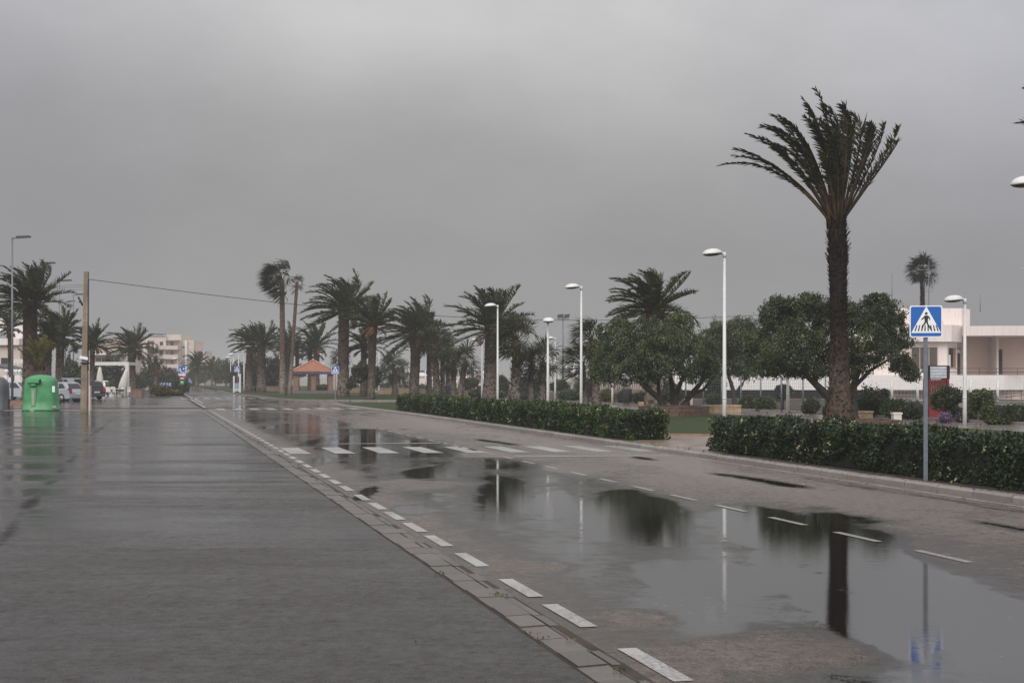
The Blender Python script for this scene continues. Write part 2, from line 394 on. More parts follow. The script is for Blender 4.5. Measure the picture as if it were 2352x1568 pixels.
mpw = N(nt, 'ShaderNodeMapping'); mpw.inputs['Scale'].default_value = (2.0, 2.0, 3.4); mpw.inputs['Rotation'].default_value = (0, R(14), 0)
nt.links.new(tcw, mpw.inputs[0])
nz = noise(nt, 1.6, 5, mpw.outputs[0], .5)
zz = math_(nt, 'ADD', sx.outputs[2], math_(nt, 'MULTIPLY', math_(nt, 'SUBTRACT', nz, .5), .09))
zz = math_(nt, 'ADD', zz, math_(nt, 'MULTIPLY', sx.outputs[0], .07))
cr = N(nt, 'ShaderNodeValToRGB'); nt.links.new(zz, cr.inputs[0])
el = cr.color_ramp.elements
stops = [(0, .42), (.03, .34), (.09, .29), (.16, .35), (.25, .56), (.5, .75), (1.0, .95)]
while len(el) < len(stops): el.new(.5)
for e, (p, v) in zip(el, stops): e.position = p; e.color = (v*1.0, v*.993, v*1.004, 1)
cl = mapr(nt, noise(nt, 3.4, 6, mpw.outputs[0], .6), .3, .7, .93, 1.08)
back = mapr(nt, sx.outputs[1], -.7, .2, 2.3, 1.0)    # overcast brightened behind the camera, out of view, added to light the facades
c1 = N(nt, 'ShaderNodeMix', data_type='RGBA', blend_type='MULTIPLY'); c1.inputs[0].default_value = 1
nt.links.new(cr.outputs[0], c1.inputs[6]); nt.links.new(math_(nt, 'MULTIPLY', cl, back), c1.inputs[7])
c2 = N(nt, 'ShaderNodeMix', data_type='RGBA', blend_type='ADD'); c2.inputs[0].default_value = .35
nt.links.new(c1.outputs[2], c2.inputs[6]); nt.links.new(hs.outputs[0], c2.inputs[7])
tint = mapr(nt, math_(nt, 'ABSOLUTE', math_(nt, 'SUBTRACT', sx.outputs[0], -.03)), .12, .36, 0, 1)
c3 = mixc(nt, tint, c2.outputs[2], mixc(nt, 1.0, c2.outputs[2], (.86, .87, .93), 'MULTIPLY'))
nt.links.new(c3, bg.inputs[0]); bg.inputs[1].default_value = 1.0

sd = bpy.data.lights.new('Sun', 'SUN'); so = bpy.data.objects.new('Sun', sd); C.objects.link(so)
sd.energy = 1.1; sd.angle = R(30); sd.color = (1, .95, .88)
so.rotation_euler = (R(90)-SUN_EL, 0, R(180)-SUN_AZ)
sc.view_settings.view_transform = 'Standard'; sc.view_settings.look = 'None'; sc.view_settings.exposure = 0
sc.cycles.use_denoising = True
sc.cycles.denoising_prefilter = 'ACCURATE'
try: sc.cycles.denoiser = 'OPENIMAGEDENOISE'
except Exception: pass
sc.cycles.max_bounces = 5; sc.cycles.diffuse_bounces = 2; sc.cycles.glossy_bounces = 2; sc.cycles.transmission_bounces = 2
sc.cycles.volume_bounces = 1; sc.cycles.transparent_max_bounces = 8; sc.cycles.sample_clamp_indirect = 4

HAZE = .00085
hm = bpy.data.materials.new('rain_haze'); hm.use_nodes = True; hn = hm.node_tree; hn.nodes.clear()
vo = N(hn, 'ShaderNodeOutputMaterial'); vs = N(hn, 'ShaderNodeVolumeAbsorption'); ve = N(hn, 'ShaderNodeEmission'); va = N(hn, 'ShaderNodeAddShader')
vs.inputs['Density'].default_value = HAZE; vs.inputs['Color'].default_value = (0, 0, 0, 1)
ve.inputs['Color'].default_value = (.345, .338, .340, 1); ve.inputs['Strength'].default_value = HAZE      # airlight of the rain
hn.links.new(vs.outputs[0], va.inputs[0]); hn.links.new(ve.outputs[0], va.inputs[1]); hn.links.new(va.outputs[0], vo.inputs['Volume'])
hz = MB().box(-420, 420, -60, 900, -2, 55).build('haze', hm); struct(hz)

# ------------------------------------------------------------------ ground sheets
def sheet(name, pts, z, m, kind='structure'):
    from mathutils.geometry import tessellate_polygon
    from mathutils import Vector
    v = [(x, y, z) for x, y in pts]
    tri = tessellate_polygon([[Vector(p) for p in v]])
    mb = MB(); ff = []
    for t in tri:
        a, b_, c = (v[i] for i in t)
        ff.append(t if (b_[0]-a[0])*(c[1]-a[1])-(b_[1]-a[1])*(c[0]-a[0]) > 0 else (t[0], t[2], t[1]))
    mb.add(v, ff)
    o = mb.build(name, m); o['kind'] = kind; return o
sheet('ground', [(-3000, -60), (3000, -60), (3000, 4000), (-3000, 4000)], -.03, M['ground'])

def attr_grid(name, us, vs, m, wetf, seamf, frame=True, mask=None, palef=None):
    uu, vv = np.meshgrid(us, vs, indexing='ij')
    if frame: X = -st*uu+ct*vv; Y = ct*uu+st*vv
    else: X, Y = uu, vv
    nu, nv = uu.shape
    V = np.stack([X.ravel(), Y.ravel(), np.zeros(X.size)], 1)
    i, j = np.meshgrid(np.arange(nu-1), np.arange(nv-1), indexing='ij'); a = (i*nv+j).ravel()
    f = np.stack([a, a+1, a+nv+1, a+nv], 1)
    # keep the faces looking up
    p = V[f[0]]; nz_ = np.cross(p[1]-p[0], p[2]-p[1])[2]
    if nz_ < 0: f = f[:, ::-1]
    if mask is not None: f = f[mask(V[f].mean(1))]
    o = MB().add(V, f).build(name, m)
    for nm, fn in (('wet', wetf), ('seam', seamf), ('pale', palef)):
        if fn is None: continue
        at = o.data.attributes.new(nm, 'FLOAT', 'POINT'); at.data.foreach_set('value', fn(V).astype(np.float32))
    return struct(o)

def ell(V, xd, yd, rx, ry):                 # soft ellipse surveyed at (xd, yd) with half-sizes in survey units -> on the ground
    Yc = HC*F0/(yd-HY); Xc = XD(xd, Yc); a = rx/F0*Yc
    y0, y1 = HC*F0/(yd+ry-HY), HC*F0/(max(yd-ry, HY+8)-HY); b = (y1-y0)/2; Yc = (y0+y1)/2
    d = np.sqrt(((V[:, 0]-Xc)/a)**2+((V[:, 1]-Yc)/b)**2)
    d = d+1.5*(fbm(np.stack([V[:, 0]*1.1+xd, V[:, 1]*.55, V[:, 0]*0], 1), 51, 4)-.5)
    return 1-sstep(.35, 1.3, d)
def road_wet(V):
    u, v = UV2(V)
    n = fbm(np.stack([V[:, 0]*.55, V[:, 1]*.28, V[:, 0]*0], 1), 3, 4)-.5
    n2 = fbm(np.stack([V[:, 0]*1.6, V[:, 1]*.8, V[:, 0]*0], 1), 9, 3)-.5
    left = sstep(3.25, 4.0, v)*(1-sstep(7.0, 8.2, v))
    w_ = .27+.36*left+.46*n+.3*n2
    w_ -= .16*sstep(8.0, 9.5, v)
    for e in ((1170,1135,80,55),(1470,1210,165,105),(1890,1245,215,85),(1935,1390,100,130),(2140,1440,90,110),(2260,1430,200,220),(2000,1300,160,60),(1010,1080,75,25),(955,1170,50,14),
              (845,1130,22,20),(815,1015,55,30),(718,1015,25,20),(720,1062,35,14),(1700,1180,120,30),(1600,1330,260,60),(640,978,22,6),(1290,1155,60,25)):
        w_ = np.maximum(w_, 1.25*ell(V, *e)+.2*n)
    for vc, ua, ub, wd in ((10.25, 20.6, 25.6, .20), (10.6, 28.6, 31.2, .16), (9.9, 12.5, 16.5, .12), (11.35, 12, 24, .10), (9.3, 36, 41, .15)):
        vv = vc+.35*(fbm(np.stack([u*.35, u*0+vc, u*0], 1), 71, 3)-.5)
        w_ = np.maximum(w_, (1.0+.9*n2)*np.exp(-((v-vv)/(wd*(.6+1.2*(n+.5))))**2)*sstep(ua, ua+1.2, u)*(1-sstep(ub-1.2, ub, u)))
    for e in ((960,1112,130,16),(1250,1302,120,16),(1480,1420,90,22),(1800,1500,260,55),(1560,1545,110,40),(1130,1300,60,20),(800,1085,40,9),(1120,1045,80,8),(900,975,120,10),(1350,1075,90,10)):
        w_ = w_-.42*ell(V, *e)*(1+1.6*n)
    far = sstep(55, 95, V[:, 1])
    w_ = w_*(1-far)+far*(.42+.6*n+.3*n2)
    return np.clip(w_, 0, 1.2)
def UV2(V): return -st*V[:, 0]+ct*V[:, 1], ct*V[:, 0]+st*V[:, 1]
def road_pale(V):
    u, v = UV2(V); n = fbm(np.stack([u*.12, v*.9, u*0], 1), 61, 4)-.5
    return np.clip(.25+.75*sstep(8.2, 11.2, v)-.2*sstep(11.2, 11.8, v)+1.1*n, 0, 1)*.9
us = np.concatenate([np.arange(-8, 60, .2), np.arange(60, 110, .5), np.arange(110, 520, 4)])
road = attr_grid('road', us, np.concatenate([np.arange(2.80, 13, .15), [16, 20, 24, 30]]), M['road'], road_wet, lambda V: np.zeros(len(V)), palef=road_pale)

SEAM = [(-7.9, 10), (-5.5, 15.3), (-6.3, 18.1), (-7.6, 23.1), (-9.85, 32), (-13, 43.9), (-18.3, 66)]
def seam_f(V):
    d = np.full(len(V), 9.)
    for (x0, y0), (x1, y1) in zip(SEAM[:-1], SEAM[1:]):
        t = np.clip(((V[:, 0]-x0)*(x1-x0)+(V[:, 1]-y0)*(y1-y0))/((x1-x0)**2+(y1-y0)**2), 0, 1)
        d = np.minimum(d, np.hypot(V[:, 0]-x0-t*(x1-x0), V[:, 1]-y0-t*(y1-y0)))
    n = fbm(np.stack([V[:, 0]*1.4, V[:, 1]*.7, V[:, 0]*0], 1), 21, 3)
    d = d+.22*(fbm(np.stack([V[:, 0]*.9+4, V[:, 1]*.6, V[:, 0]*0], 1), 23, 3)-.5)
    wdt = .03+.16*(n-.32)
    return .9*(1-sstep(wdt*.5, wdt*1.1+.06, d))*sstep(.30, .42, n)*sstep(12, 15, V[:, 1])
def fore_wet(V):
    n = fbm(np.stack([V[:, 0]*.22, V[:, 1]*.5, V[:, 0]*0], 1), 31, 4)-.5
    n2 = fbm(np.stack([V[:, 0]*.13, V[:, 1]*.9, V[:, 0]*0], 1), 37, 4)-.5
    w_ = .28+.5*n+1.7*n2*sstep(12, 24, V[:, 1])
    w_ += .30*sstep(-1.5, -6.5, V[:, 0]+.04*V[:, 1])*sstep(12, 26, V[:, 1])
    w_ += .06*sstep(20, 40, V[:, 1])
    w_ -= .25*ell(V, 400, 1290, 420, 30)*(1+2*n)
    return np.clip(w_, 0, 1)
KY = 76.5                                    # kerb between the forecourt and the side street
attr_grid('forecourt', np.concatenate([np.arange(-34, -16, .2), np.arange(-16, 3.2, .1)]), np.concatenate([np.arange(6, 40, .14), np.arange(40, KY+.01, .3)]), M['forecourt'], fore_wet, seam_f, False,
          mask=lambda c: (UV2(c)[1] < 2.66) & (UV2(c)[0] > -30))
def st_wet(V):
    n = fbm(np.stack([V[:, 0]*.2, V[:, 1]*.5, V[:, 0]*0], 1), 41, 4)-.5
    return np.clip(.5+.9*n, 0, 1)
def st_seam(V):
    s = 0
    for e in ((330,922,40,3),(390,930,60,3),(380,924,40,2)): s = np.maximum(s, .8*ell(V, *e))
    return np.asarray(s)*sstep(.3, .55, fbm(np.stack([V[:, 0]*.8, V[:, 1]*.8, V[:, 0]*0], 1), 5, 2))
attr_grid('street', np.arange(-90, -10, .6), np.arange(KY+.32, 132, .6), M['street'], st_wet, st_seam, False,
          mask=lambda c: (UV2(c)[1] < 2.9))
attr_grid('street', np.arange(-120, -20, 2.), np.arange(131.9, 420, 4.), M['street'], st_wet, lambda V: np.zeros(len(V)), False,
          mask=lambda c: (UV2(c)[1] < 2.9))
# low dropped kerb between forecourt and street
mb = MB(); x = -60.0
while x < -15.4:
    mb.box(x, x+.97, KY, KY+.3, -.05, .035+.004*random.random()); x += .98
struct(mb.build('kerb', M['kerb']))
mb = MB(); x = -60.0
while x < -16.4:
    mb.box(x, x+.97, KY+5.2, KY+5.5, -.05, .05+.004*random.random()); x += .98
struct(mb.build('kerb', kerbmat('kerb_stained', (.16, .11, .08), (.11, .085, .07), .45)))

# gutter stones between forecourt and carriageway
mb = MB(); u = 5.0
while u < 78:
    L = random.uniform(.44, .54); g = random.uniform(.012, .03); tz = random.uniform(-.006, .003)
    for (v0, v1, za, zb) in ((2.56+random.uniform(-.012, .01), 2.77+random.uniform(-.015, .012), .012, .012), (2.785, 2.86+random.uniform(-.02, .03), .008, .002)):
        sk = .03
        q = [RD(u+g+sk*0, v0), RD(u+g+sk, v1), RD(u+L+sk, v1), RD(u+L, v0)]
        zs = [za+tz, zb+tz, zb+tz, za+tz]
        top = [(p[0], p[1], z) for p, z in zip(q, zs)]; bot = [(p[0], p[1], -.06) for p in q]
        mb.add(bot+top, [(4, 7, 6, 5), (0, 1, 5, 4), (1, 2, 6, 5), (2, 3, 7, 6), (3, 0, 4, 7)])
    u += L
struct(mb.build('gutter', M['gutter']))
mb = MB()                                    # the joint bed under the stones
mb.add([(*RD(5, 2.54), .002), (*RD(5, 2.88), .002), (*RD(78, 2.88), .002), (*RD(78, 2.54), .002)], [(0, 1, 2, 3)])
struct(mb.build('gutter', M['soil']))
# moss tufts in a few joints, fallen leaves along the hedge foot and grit on the asphalt
def scatter(name, P, size, m, flat=.15):
    P = np.asarray(P); n = len(P); a = rng.random(n)*6.283; sz = (size*(.5+rng.random(n)))[:, None]
    ax = np.stack([np.cos(a), np.sin(a), flat*rng.normal(0, 1, n)], 1)*sz; bx_ = np.stack([-np.sin(a), np.cos(a), flat*rng.normal(0, 1, n)], 1)*sz*.55
    o = MB().add(np.stack([P-ax, P+bx_, P+ax, P-bx_], 1).reshape(-1, 3), np.arange(n)[:, None]*4+np.array([[0, 1, 2, 3]])).build(name, m); o['kind'] = 'stuff'; return o
ms_ = []
for xd, yd in ((1012, 1320), (1159, 1372), (1211, 1458), (1310, 1474), (1140, 1368), (1240, 1470), (1420, 1545)):
    Yq_ = HC*F0/(yd-HY); ms_ += [(XD(xd, Yq_)+rng.normal(0, .035), Yq_+rng.normal(0, .03), .018+abs(rng.normal(0, .008))) for k in range(14)]
scatter('moss', ms_, .009, leafmat('moss', [(.05, .07, .01), (.12, .13, .02), (.08, .10, .015)]), .8)
lv = []
for k in range(1500):
    u = rng.uniform(10, 72); v = 12.0+abs(rng.normal(0, .22)); x_, y_ = RD(u, v); lv.append((x_, y_, GP+.018))
for k in range(160):
    u = rng.uniform(8, 60); v = 11.93-abs(rng.normal(0, .25)); x_, y_ = RD(u, v); lv.append((x_, y_, .008))
scatter('fallen_leaves', lv, .032, leafmat('fallen_leaf', [(.05, .03, .015), (.11, .07, .03), (.16, .11, .05), (.07, .06, .03)]))
gr = [(rng.uniform(-7, 2.2), rng.uniform(8.4, 30), .006) for k in range(70)]; gr = [p for p in gr if UV(p[0], p[1])[1] < 2.4]
scatter('grit', gr, .012, M['black'], .3)
# carriageway kerb on the park side
mb = MB(); u = 2.0
KV = 11.95
def kv(u): return KV-.55*sstep(55, 90, np.array([u]))[0]
while u < 92:
    a, b_, c, d = RD(u+.012, kv(u)), RD(u+.988, kv(u+1)), RD(u+.988, kv(u+1)+.2), RD(u+.012, kv(u)+.2)
    z = GP+.012+random.uniform(-.004, .004)
    e1, e2 = RD(u+.012, kv(u)+.035), RD(u+.988, kv(u+1)+.035)
    v = [(*a, -.05), (*b_, -.05), (*c, -.05), (*d, -.05), (*a, z-.035), (*b_, z-.035), (*e1, z), (*e2, z), (*c, z), (*d, z)]
    mb.add(v, [(0, 4, 5, 1)[::-1], (4, 6, 7, 5)[::-1], (6, 9, 8, 7)[::-1], (0, 3, 9, 6, 4)[::-1], (1, 5, 7, 8, 2)[::-1], (2, 8, 9, 3)[::-1]])
    u += 1.0
struct(mb.build('kerb', M['kerb']))

# lawns and pavements on the park side
kerbline = [RD(u, kv(u)+.2) for u in (-2, 10, 30, 50, 60, 70, 80, 88)]
near_lawn = kerbline+[(-10.9, 92.5), (-10.3, 95), (-8.6, 96.8), (-5, 98.2), (2, 100), (4, 102), (2.6, 108)]+[(-3.8, 107.6), (2.3, 85.8), (6.8, 73.2), (11.6, 60.3), (15.6, 46), (18.2, 36), (20.5, 26), (24, 8), (16, -4)]
near_lawn.reverse()
sheet('lawn', near_lawn, GP, M['lawn'])
sheet('lawn', [(-.5, 107), (-7, 105.4), (-12, 106.5), (-16.4, 109.5), (-18.6, 115), (-23.6, 132), (-29.5, 152), (-38, 185), (-62, 280), (-40, 280), (-26, 200), (-13, 150), (-3.9, 108)], GP-.002, M['lawn'])
sheet('promenade', [(24, 8), (20.5, 26), (18.2, 36), (15.6, 46), (11.6, 60.3), (6.8, 73.2), (2.3, 85.8), (-3.8, 107.6), (-13, 150), (-26, 200), (-20, 200), (-7.5, 150), (.8, 108.5), (5.4, 92), (10.2, 78), (14.5, 64), (18.3, 50), (21.5, 36), (28, 8)], GP-.004, M['promenade'])
sheet('planting_bed', [(28, 8), (21.5, 36), (18.3, 50), (14.5, 64), (10.2, 78), (5.4, 92), (.8, 108.5), (-7.5, 150), (-20, 200), (40, 200), (80, 60), (60, 8)], GP-.006, M['soil'])
# promenade edging stones
mb = MB()
PE = [(28, 8), (21.5, 36), (18.3, 50), (14.5, 64), (10.2, 78), (5.4, 92), (.8, 108.5), (-7.5, 150)]
for (x0, y0), (x1, y1) in zip(PE[:-1], PE[1:]):
    n = int(math.hypot(x1-x0, y1-y0)); dx, dy = (x1-x0)/n, (y1-y0)/n; l = math.hypot(dx, dy); nx, ny = -dy/l*.2, dx/l*.2
    for k in range(n):
        a = (x0+dx*(k+.01), y0+dy*(k+.01)); b_ = (x0+dx*(k+.99), y0+dy*(k+.99))
        q = [a, b_, (b_[0]-nx, b_[1]-ny), (a[0]-nx, a[1]-ny)]
        mb.add([(*p, 0.) for p in q]+[(*p, GP+.1) for p in q], [(4, 5, 6, 7), (7, 6, 5, 4)[::1], (0, 1, 5, 4), (1, 2, 6, 5), (2, 3, 7, 6), (3, 0, 4, 7)])
struct(mb.build('edging', M['kerb']))
def kerb_along(pts, wd=.2, z=GP+.012):
    mb = MB()
    for (x0, y0), (x1, y1) in zip(pts[:-1], pts[1:]):
        n = max(1, int(math.hypot(x1-x0, y1-y0))); dx, dy = (x1-x0)/n, (y1-y0)/n; l = math.hypot(dx, dy); nx, ny = -dy/l*wd, dx/l*wd
        for k in range(n):
            a = (x0+dx*(k+.01), y0+dy*(k+.01)); b_ = (x0+dx*(k+.99), y0+dy*(k+.99)); mb.prism([a, b_, (b_[0]+nx, b_[1]+ny), (a[0]+nx, a[1]+ny)], -.05, z, 'z')
    struct(mb.build('kerb', M['kerb']))
kerb_along([(-.5, 106.8), (-7, 105.2), (-12, 106.3), (-16.6, 109.4), (-18.8, 115), (-23.8, 132), (-29.7, 152), (-38.2, 185)][::-1], -.2)
kerb_along([RD(91.6, kv(91)), (-11.0, 92.5), (-10.4, 95), (-8.7, 96.9), (-5, 98.4), (2, 100.2)], .2)
# tan paving in the gap of the hedge
pv = [RD(29.9, 12.16), RD(29.4, 15.5), RD(39.0, 15.6), RD(38.6, 14.0), RD(36.6, 12.16)]
sheet('path', pv, GP+.006, M['paving'])
a, b_ = np.array(RD(39.1, 13.6)), np.array(RD(38.2, 15.9)); mb = MB(); mb.prism([tuple(a), tuple(b_), tuple(b_+(-.1, .1)), tuple(a+(-.1, .1))], 0, GP+.07, 'z')
struct(mb.build('edging', M['terracotta']))
# soil strip under the hedges
for u0, u1 in ((2, 30.6), (36.5, 74)):
    us_ = np.linspace(u0, u1, 12)
    sheet('soil', [RD(u, kv(u)+.2) for u in us_]+[RD(u, kv(u)+1.9) for u in us_[::-1]], GP+.004, M['soil'])

# ------------------------------------------------------------------ road markings
def quadm(mb, pts, z=.005): mb.add([(*p, z) for p in pts], [(0, 1, 2, 3)])
def rect(mb, u0, u1, v0, v1, sk=0, z=.005):
    f = lambda u, v: RD(u+sk*(v-v0), v)
    k = max(1, int((u1-u0)/2))
    ul = np.linspace(u0, u1, k+1)
    for a, b2 in zip(ul[:-1], ul[1:]): quadm(mb, [f(a, v0), f(a, v1), f(b2, v1), f(b2, v0)][::-1], z)
def up(mb):                                   # all faces up
    return mb
mb = MB()
fars = [8.96, 10.85, 12.3, 14.23, 15.9, 17.35, 18.8, 20.24, 21.73, 23.5, 25.0]
while fars[-1] < 74: fars.append(fars[-1]+1.5)
for f_ in fars: rect(mb, f_-1.05, f_, 2.99, 3.12)
mc = MB()
for k in range(56): rect(mc, 13.3+1.8*k-1.0, 13.3+1.8*k, 7.66, 7.76)
struct(mc.build('lane_markings', paintmat((.30, .285, .265))))
rect(mb, 2, 29.9, 11.66, 11.75); rect(mb, 42, 70, 11.5, 11.58)
rect(mb, 100, 158, 3.35, 3.5)
rect(mb, 84, 118, 3.0, 3.14)
struct(mb.build('lane_markings', M['paint']))
mb = MB()
def zebra(u0, ln, v0, v1, sk, w_=.46, pitch=1.0):
    v = v0
    while v < v1:
        u = u0+sk*(v-v0); f = lambda a, b2: RD(u+a+sk*(b2-v), b2)
        quadm(mb, [f(0, v), f(0, v+w_), f(ln, v+w_), f(ln, v)][::-1]); v += pitch
zebra(33.6, 3.0, 3.16, 11.5, -.12, .47, 1.035)
rect(mb, 38.3, 38.55, 4.7, 7.9, -.08); rect(mb, 31.3, 31.6, 8.0, 11.5, -.22)
zebra(79.5, 3.6, 3.5, 11.6, -.05, .5, .93)
zebra(121, 4, 2.4, 11, -.1, .5, .93)
struct(mb.build('zebra_crossings', M['paint']))

# ------------------------------------------------------------------ vegetation
WIND = np.array((-1., -.12, 0.))
def nrm(v): return v/(np.linalg.norm(v, axis=-1, keepdims=True)+1e-9)
def curve(base, d, L, grav, wind, n=14):
    p = [np.array(base, float)]; d = nrm(np.array(d, float)); s = L/n
    for k in range(n):
        p.append(p[-1]+d*s); t = (k+1)/n
        d = nrm(d+np.array((0, 0, -1.))*grav*t/n*2+WIND*wind*t/n*2)
    return np.array(p)
def leaflets(mb, P, m, ll, lw, t0, fwd=.8, wind=.25, droop=.15, mi=0, ragged=.2, up=.2, taper=.5):
    n = len(P)-1
    t = np.linspace(t0, .995, m); t = np.concatenate([t, t]); sg = np.repeat([1., -1.], m)
    t = np.clip(t+rng.normal(0, .008, len(t)), 0, .999)
    x = t*n; i = x.astype(int); f = (x-i)[:, None]
    pos = P[i]*(1-f)+P[i+1]*f; tan = nrm(P[i+1]-P[i])
    side = np.cross(tan, np.array((0, 0, 1.))+.001); side = nrm(side); upv = np.cross(side, tan)
    k = np.sin(np.pi*np.clip(.16+.78*(t-t0)/(1-t0), 0, 1))**taper
    L = ll*k*(1+ragged*rng.normal(0, 1, len(t)))
    d = nrm(tan*fwd+side*sg[:, None]*(.75+.2*rng.normal(0, 1, (len(t), 1)))+upv*(up+.2*rng.normal(0, 1, (len(t), 1)))+WIND*wind)
    mid = pos+d*(L*.55)[:, None]
    d2 = nrm(d+np.array((0, 0, -1.))*droop+WIND*wind*.6); tip = mid+d2*(L*.45)[:, None]
    wv = nrm(np.cross(d, upv+.3*rng.normal(0, 1, upv.shape)))*lw*.5
    q = np.stack([pos-wv*.5, pos+wv*.5, mid+wv, tip, mid-wv], 1).reshape(-1, 3)
    a = np.arange(len(t))[:, None]*5+np.array([[0, 1, 2, 3, 4]])
    mb.add(q, a, mi)
def boots(mb, P, rad, dz, per, out, h, mi=0):         # old leaf bases on a palm trunk
    P = np.asarray(P); ln = np.concatenate([[0], np.cumsum(np.linalg.norm(np.diff(P, axis=0), axis=1))])
    s = np.arange(.1, ln[-1], dz*.8)
    per = int(per*1.35)
    for k, q in enumerate(s):
        c = np.array([np.interp(q, ln, P[:, j]) for j in range(3)]); r = np.interp(q, ln, rad)
        an = (np.arange(per)+(k % 2)*.5+rng.normal(0, .12, per))*2*math.pi/per
        o = np.stack([np.cos(an), np.sin(an), 0*an], 1); tg = np.stack([-np.sin(an), np.cos(an), 0*an], 1)
        wd = (math.pi*r/per)*(.5+.5*rng.random(per))[:, None]
        hh = h*(.7+.7*rng.random(per))[:, None]; oo = out*(.4+1.1*rng.random(per))[:, None]
        b0 = c+o*r*.96+np.array((0, 0, 1.))*(dz*rng.normal(0, .35, per))[:, None]
        v = np.stack([b0-tg*wd, b0+tg*wd, b0+tg*wd*.35+o*oo+[0, 0, 1]*hh, b0-tg*wd*.45+o*oo+[0, 0, 1]*hh, b0+o*oo*.1+[0, 0, 1]*hh*1.15], 1).reshape(-1, 3)
        b = np.arange(per)[:, None]*5
        mb.add(v, np.concatenate([b+np.array([[0, 1, 2, 3]]), b+np.array([[3, 2, 4, 4]])[:, [0, 1, 2, 2]]])[:per], mi)
        mb.add(v, b+np.array([[3, 2, 4]]), mi)
def spine(x0, Y, x1, y1, z0=GP-.05, n=9, bow=0):      # trunk axis relative to its base
    X0 = XD(x0, Y); top = W(x1, y1, Y); t = np.linspace(0, 1, n)[:, None]
    p = np.array((0, 0, 0))*(1-t)+np.array((top[0]-X0, 0, top[2]-z0))*t
    p[:, 0] += bow*np.sin(np.pi*t[:, 0]); return (X0, Y, z0), p
def palm_trunk(root, P, r0, r1, m, dz=.24, per=9, out=.07, h=.2, flare=1.35, bulge=0, name='trunk'):
    n = len(P); t = np.linspace(0, 1, n)
    rad = r0+(r1-r0)*t+(flare-1)*r0*np.exp(-t*n*.9)+bulge*np.exp(-((t-.93)/.12)**2)
    mb = MB(); mb.tube(P, rad, 14, jit=.08); boots(mb, P, rad, dz, per, out, h)
    return mb.build(name, m, root)
def date_palm(x0, Y, x1, y1, wpx, fpx, label, nf=44, wind=.9, grav=.9, elmin=-12, seed=0, bulge=0, dead=5, m='frond', cat='palm tree', leaf=.47, lw=.075, w0=None, up=0, flare=1.3, trunk='bark_date'):
    global rng; rng = np.random.default_rng(1000+seed)
    loc, P = spine(x0, Y, x1, y1)
    root = thing('date_palm', label, cat, loc, 0, 'date palms along the avenue')
    s = Y/F0; r1 = wpx*s/2; r0 = (w0 or wpx)*s/2
    palm_trunk(root, P, r0, r1, M[trunk], bulge=bulge*s, flare=flare)
    mb = MB(); top = P[-1]; L0 = fpx*s
    for k in range(nf):
        az = k*2.39996+rng.normal(0, .25); q = (k+.5)/nf
        elv = R(82-(82-elmin)*q**.85+rng.normal(0, 7)+up)
        d = (math.cos(az)*math.cos(elv), math.sin(az)*math.cos(elv), math.sin(elv))
        L = L0*(.88+.2*rng.random())*(1 if q > .12 else .8)
        b = top+np.array((math.cos(az)*r1*.5, math.sin(az)*r1*.5, .25-.5*q))
        Pp = curve(b, d, L, grav*(.6+.5*rng.random()), wind*(.7+.6*rng.random()))
        mb.tube(Pp, np.linspace(.045, .008, len(Pp)), 4, 1, cap=False)
        leaflets(mb, Pp, 60, leaf*(.85+.3*rng.random())*L0/3., lw*.8*max(.8, L0/3.), .14, wind=.34, mi=0, ragged=.28, up=.3)
    for k in range(dead):                              # cut stalks and hanging dead fronds
        az = rng.random()*6.28; d = (math.cos(az)*.8, math.sin(az)*.8, -.15-.5*rng.random())
        Pp = curve(top+np.array((math.cos(az)*r1, math.sin(az)*r1, -.35)), d, L0*.42, 1.2, .4, 8)
        mb.tube(Pp, np.linspace(.06, .02, len(Pp)), 4, 2, cap=False); leaflets(mb, Pp, 12, .3*L0/3, lw, .3, wind=.3, mi=2)
    for k in range(14):                                # pale cut leaf bases around the heart
        az = k*2.4; d = np.array((math.cos(az)*.5, math.sin(az)*.5, .8))
        Pp = np.array([top+np.array((math.cos(az)*r1*.8, math.sin(az)*r1*.8, -.35)), top+np.array((math.cos(az)*r1*1.15, math.sin(az)*r1*1.15, .25))])
        mb.tube(Pp, [.09, .045], 5, 1)
    mb.build('crown', [M[m], M['stalk'], M['dead']], root)
    return root
def fan_leaf(mb, base, d, pl, br, segs=26, wind=.35, droop=.35, mi=0, ms=1):
    P = curve(base, d, pl, .35, .25, 5); mb.tube(P, np.linspace(.03, .014, len(P)), 4, ms, cap=False)
    hub = P[-1]; t = nrm(P[-1]-P[-2]); sd = nrm(np.cross(t, np.array((0, 0, 1.))+.01)); upv = np.cross(sd, t)
    sd = nrm(sd+.5*rng.normal(0, 1)*upv)
    an = np.linspace(-2.0, 2.0, segs)+rng.normal(0, .05, segs)
    dr = nrm(t*np.cos(an)[:, None]+sd*np.sin(an)[:, None]+upv*.12*rng.normal(0, 1, (segs, 1))+WIND*wind)
    L = br*(.75+.3*np.cos(an*.6))*(1+.12*rng.normal(0, 1, segs))
    mid = hub+dr*(L*.6)[:, None]; d2 = nrm(dr+np.array((0, 0, -1.))*droop*(1+.6*rng.random((segs, 1)))+WIND*wind*.8)
    tip = mid+d2*(L*.42)[:, None]
    wv = nrm(np.cross(dr, upv))*(L*.6*4.0/segs*.36)[:, None]
    q = np.stack([np.broadcast_to(hub, mid.shape), mid+wv, tip, mid-wv], 1).reshape(-1, 3)
    mb.add(q, np.arange(segs)[:, None]*4+np.array([[0, 1, 2, 3]]), mi)
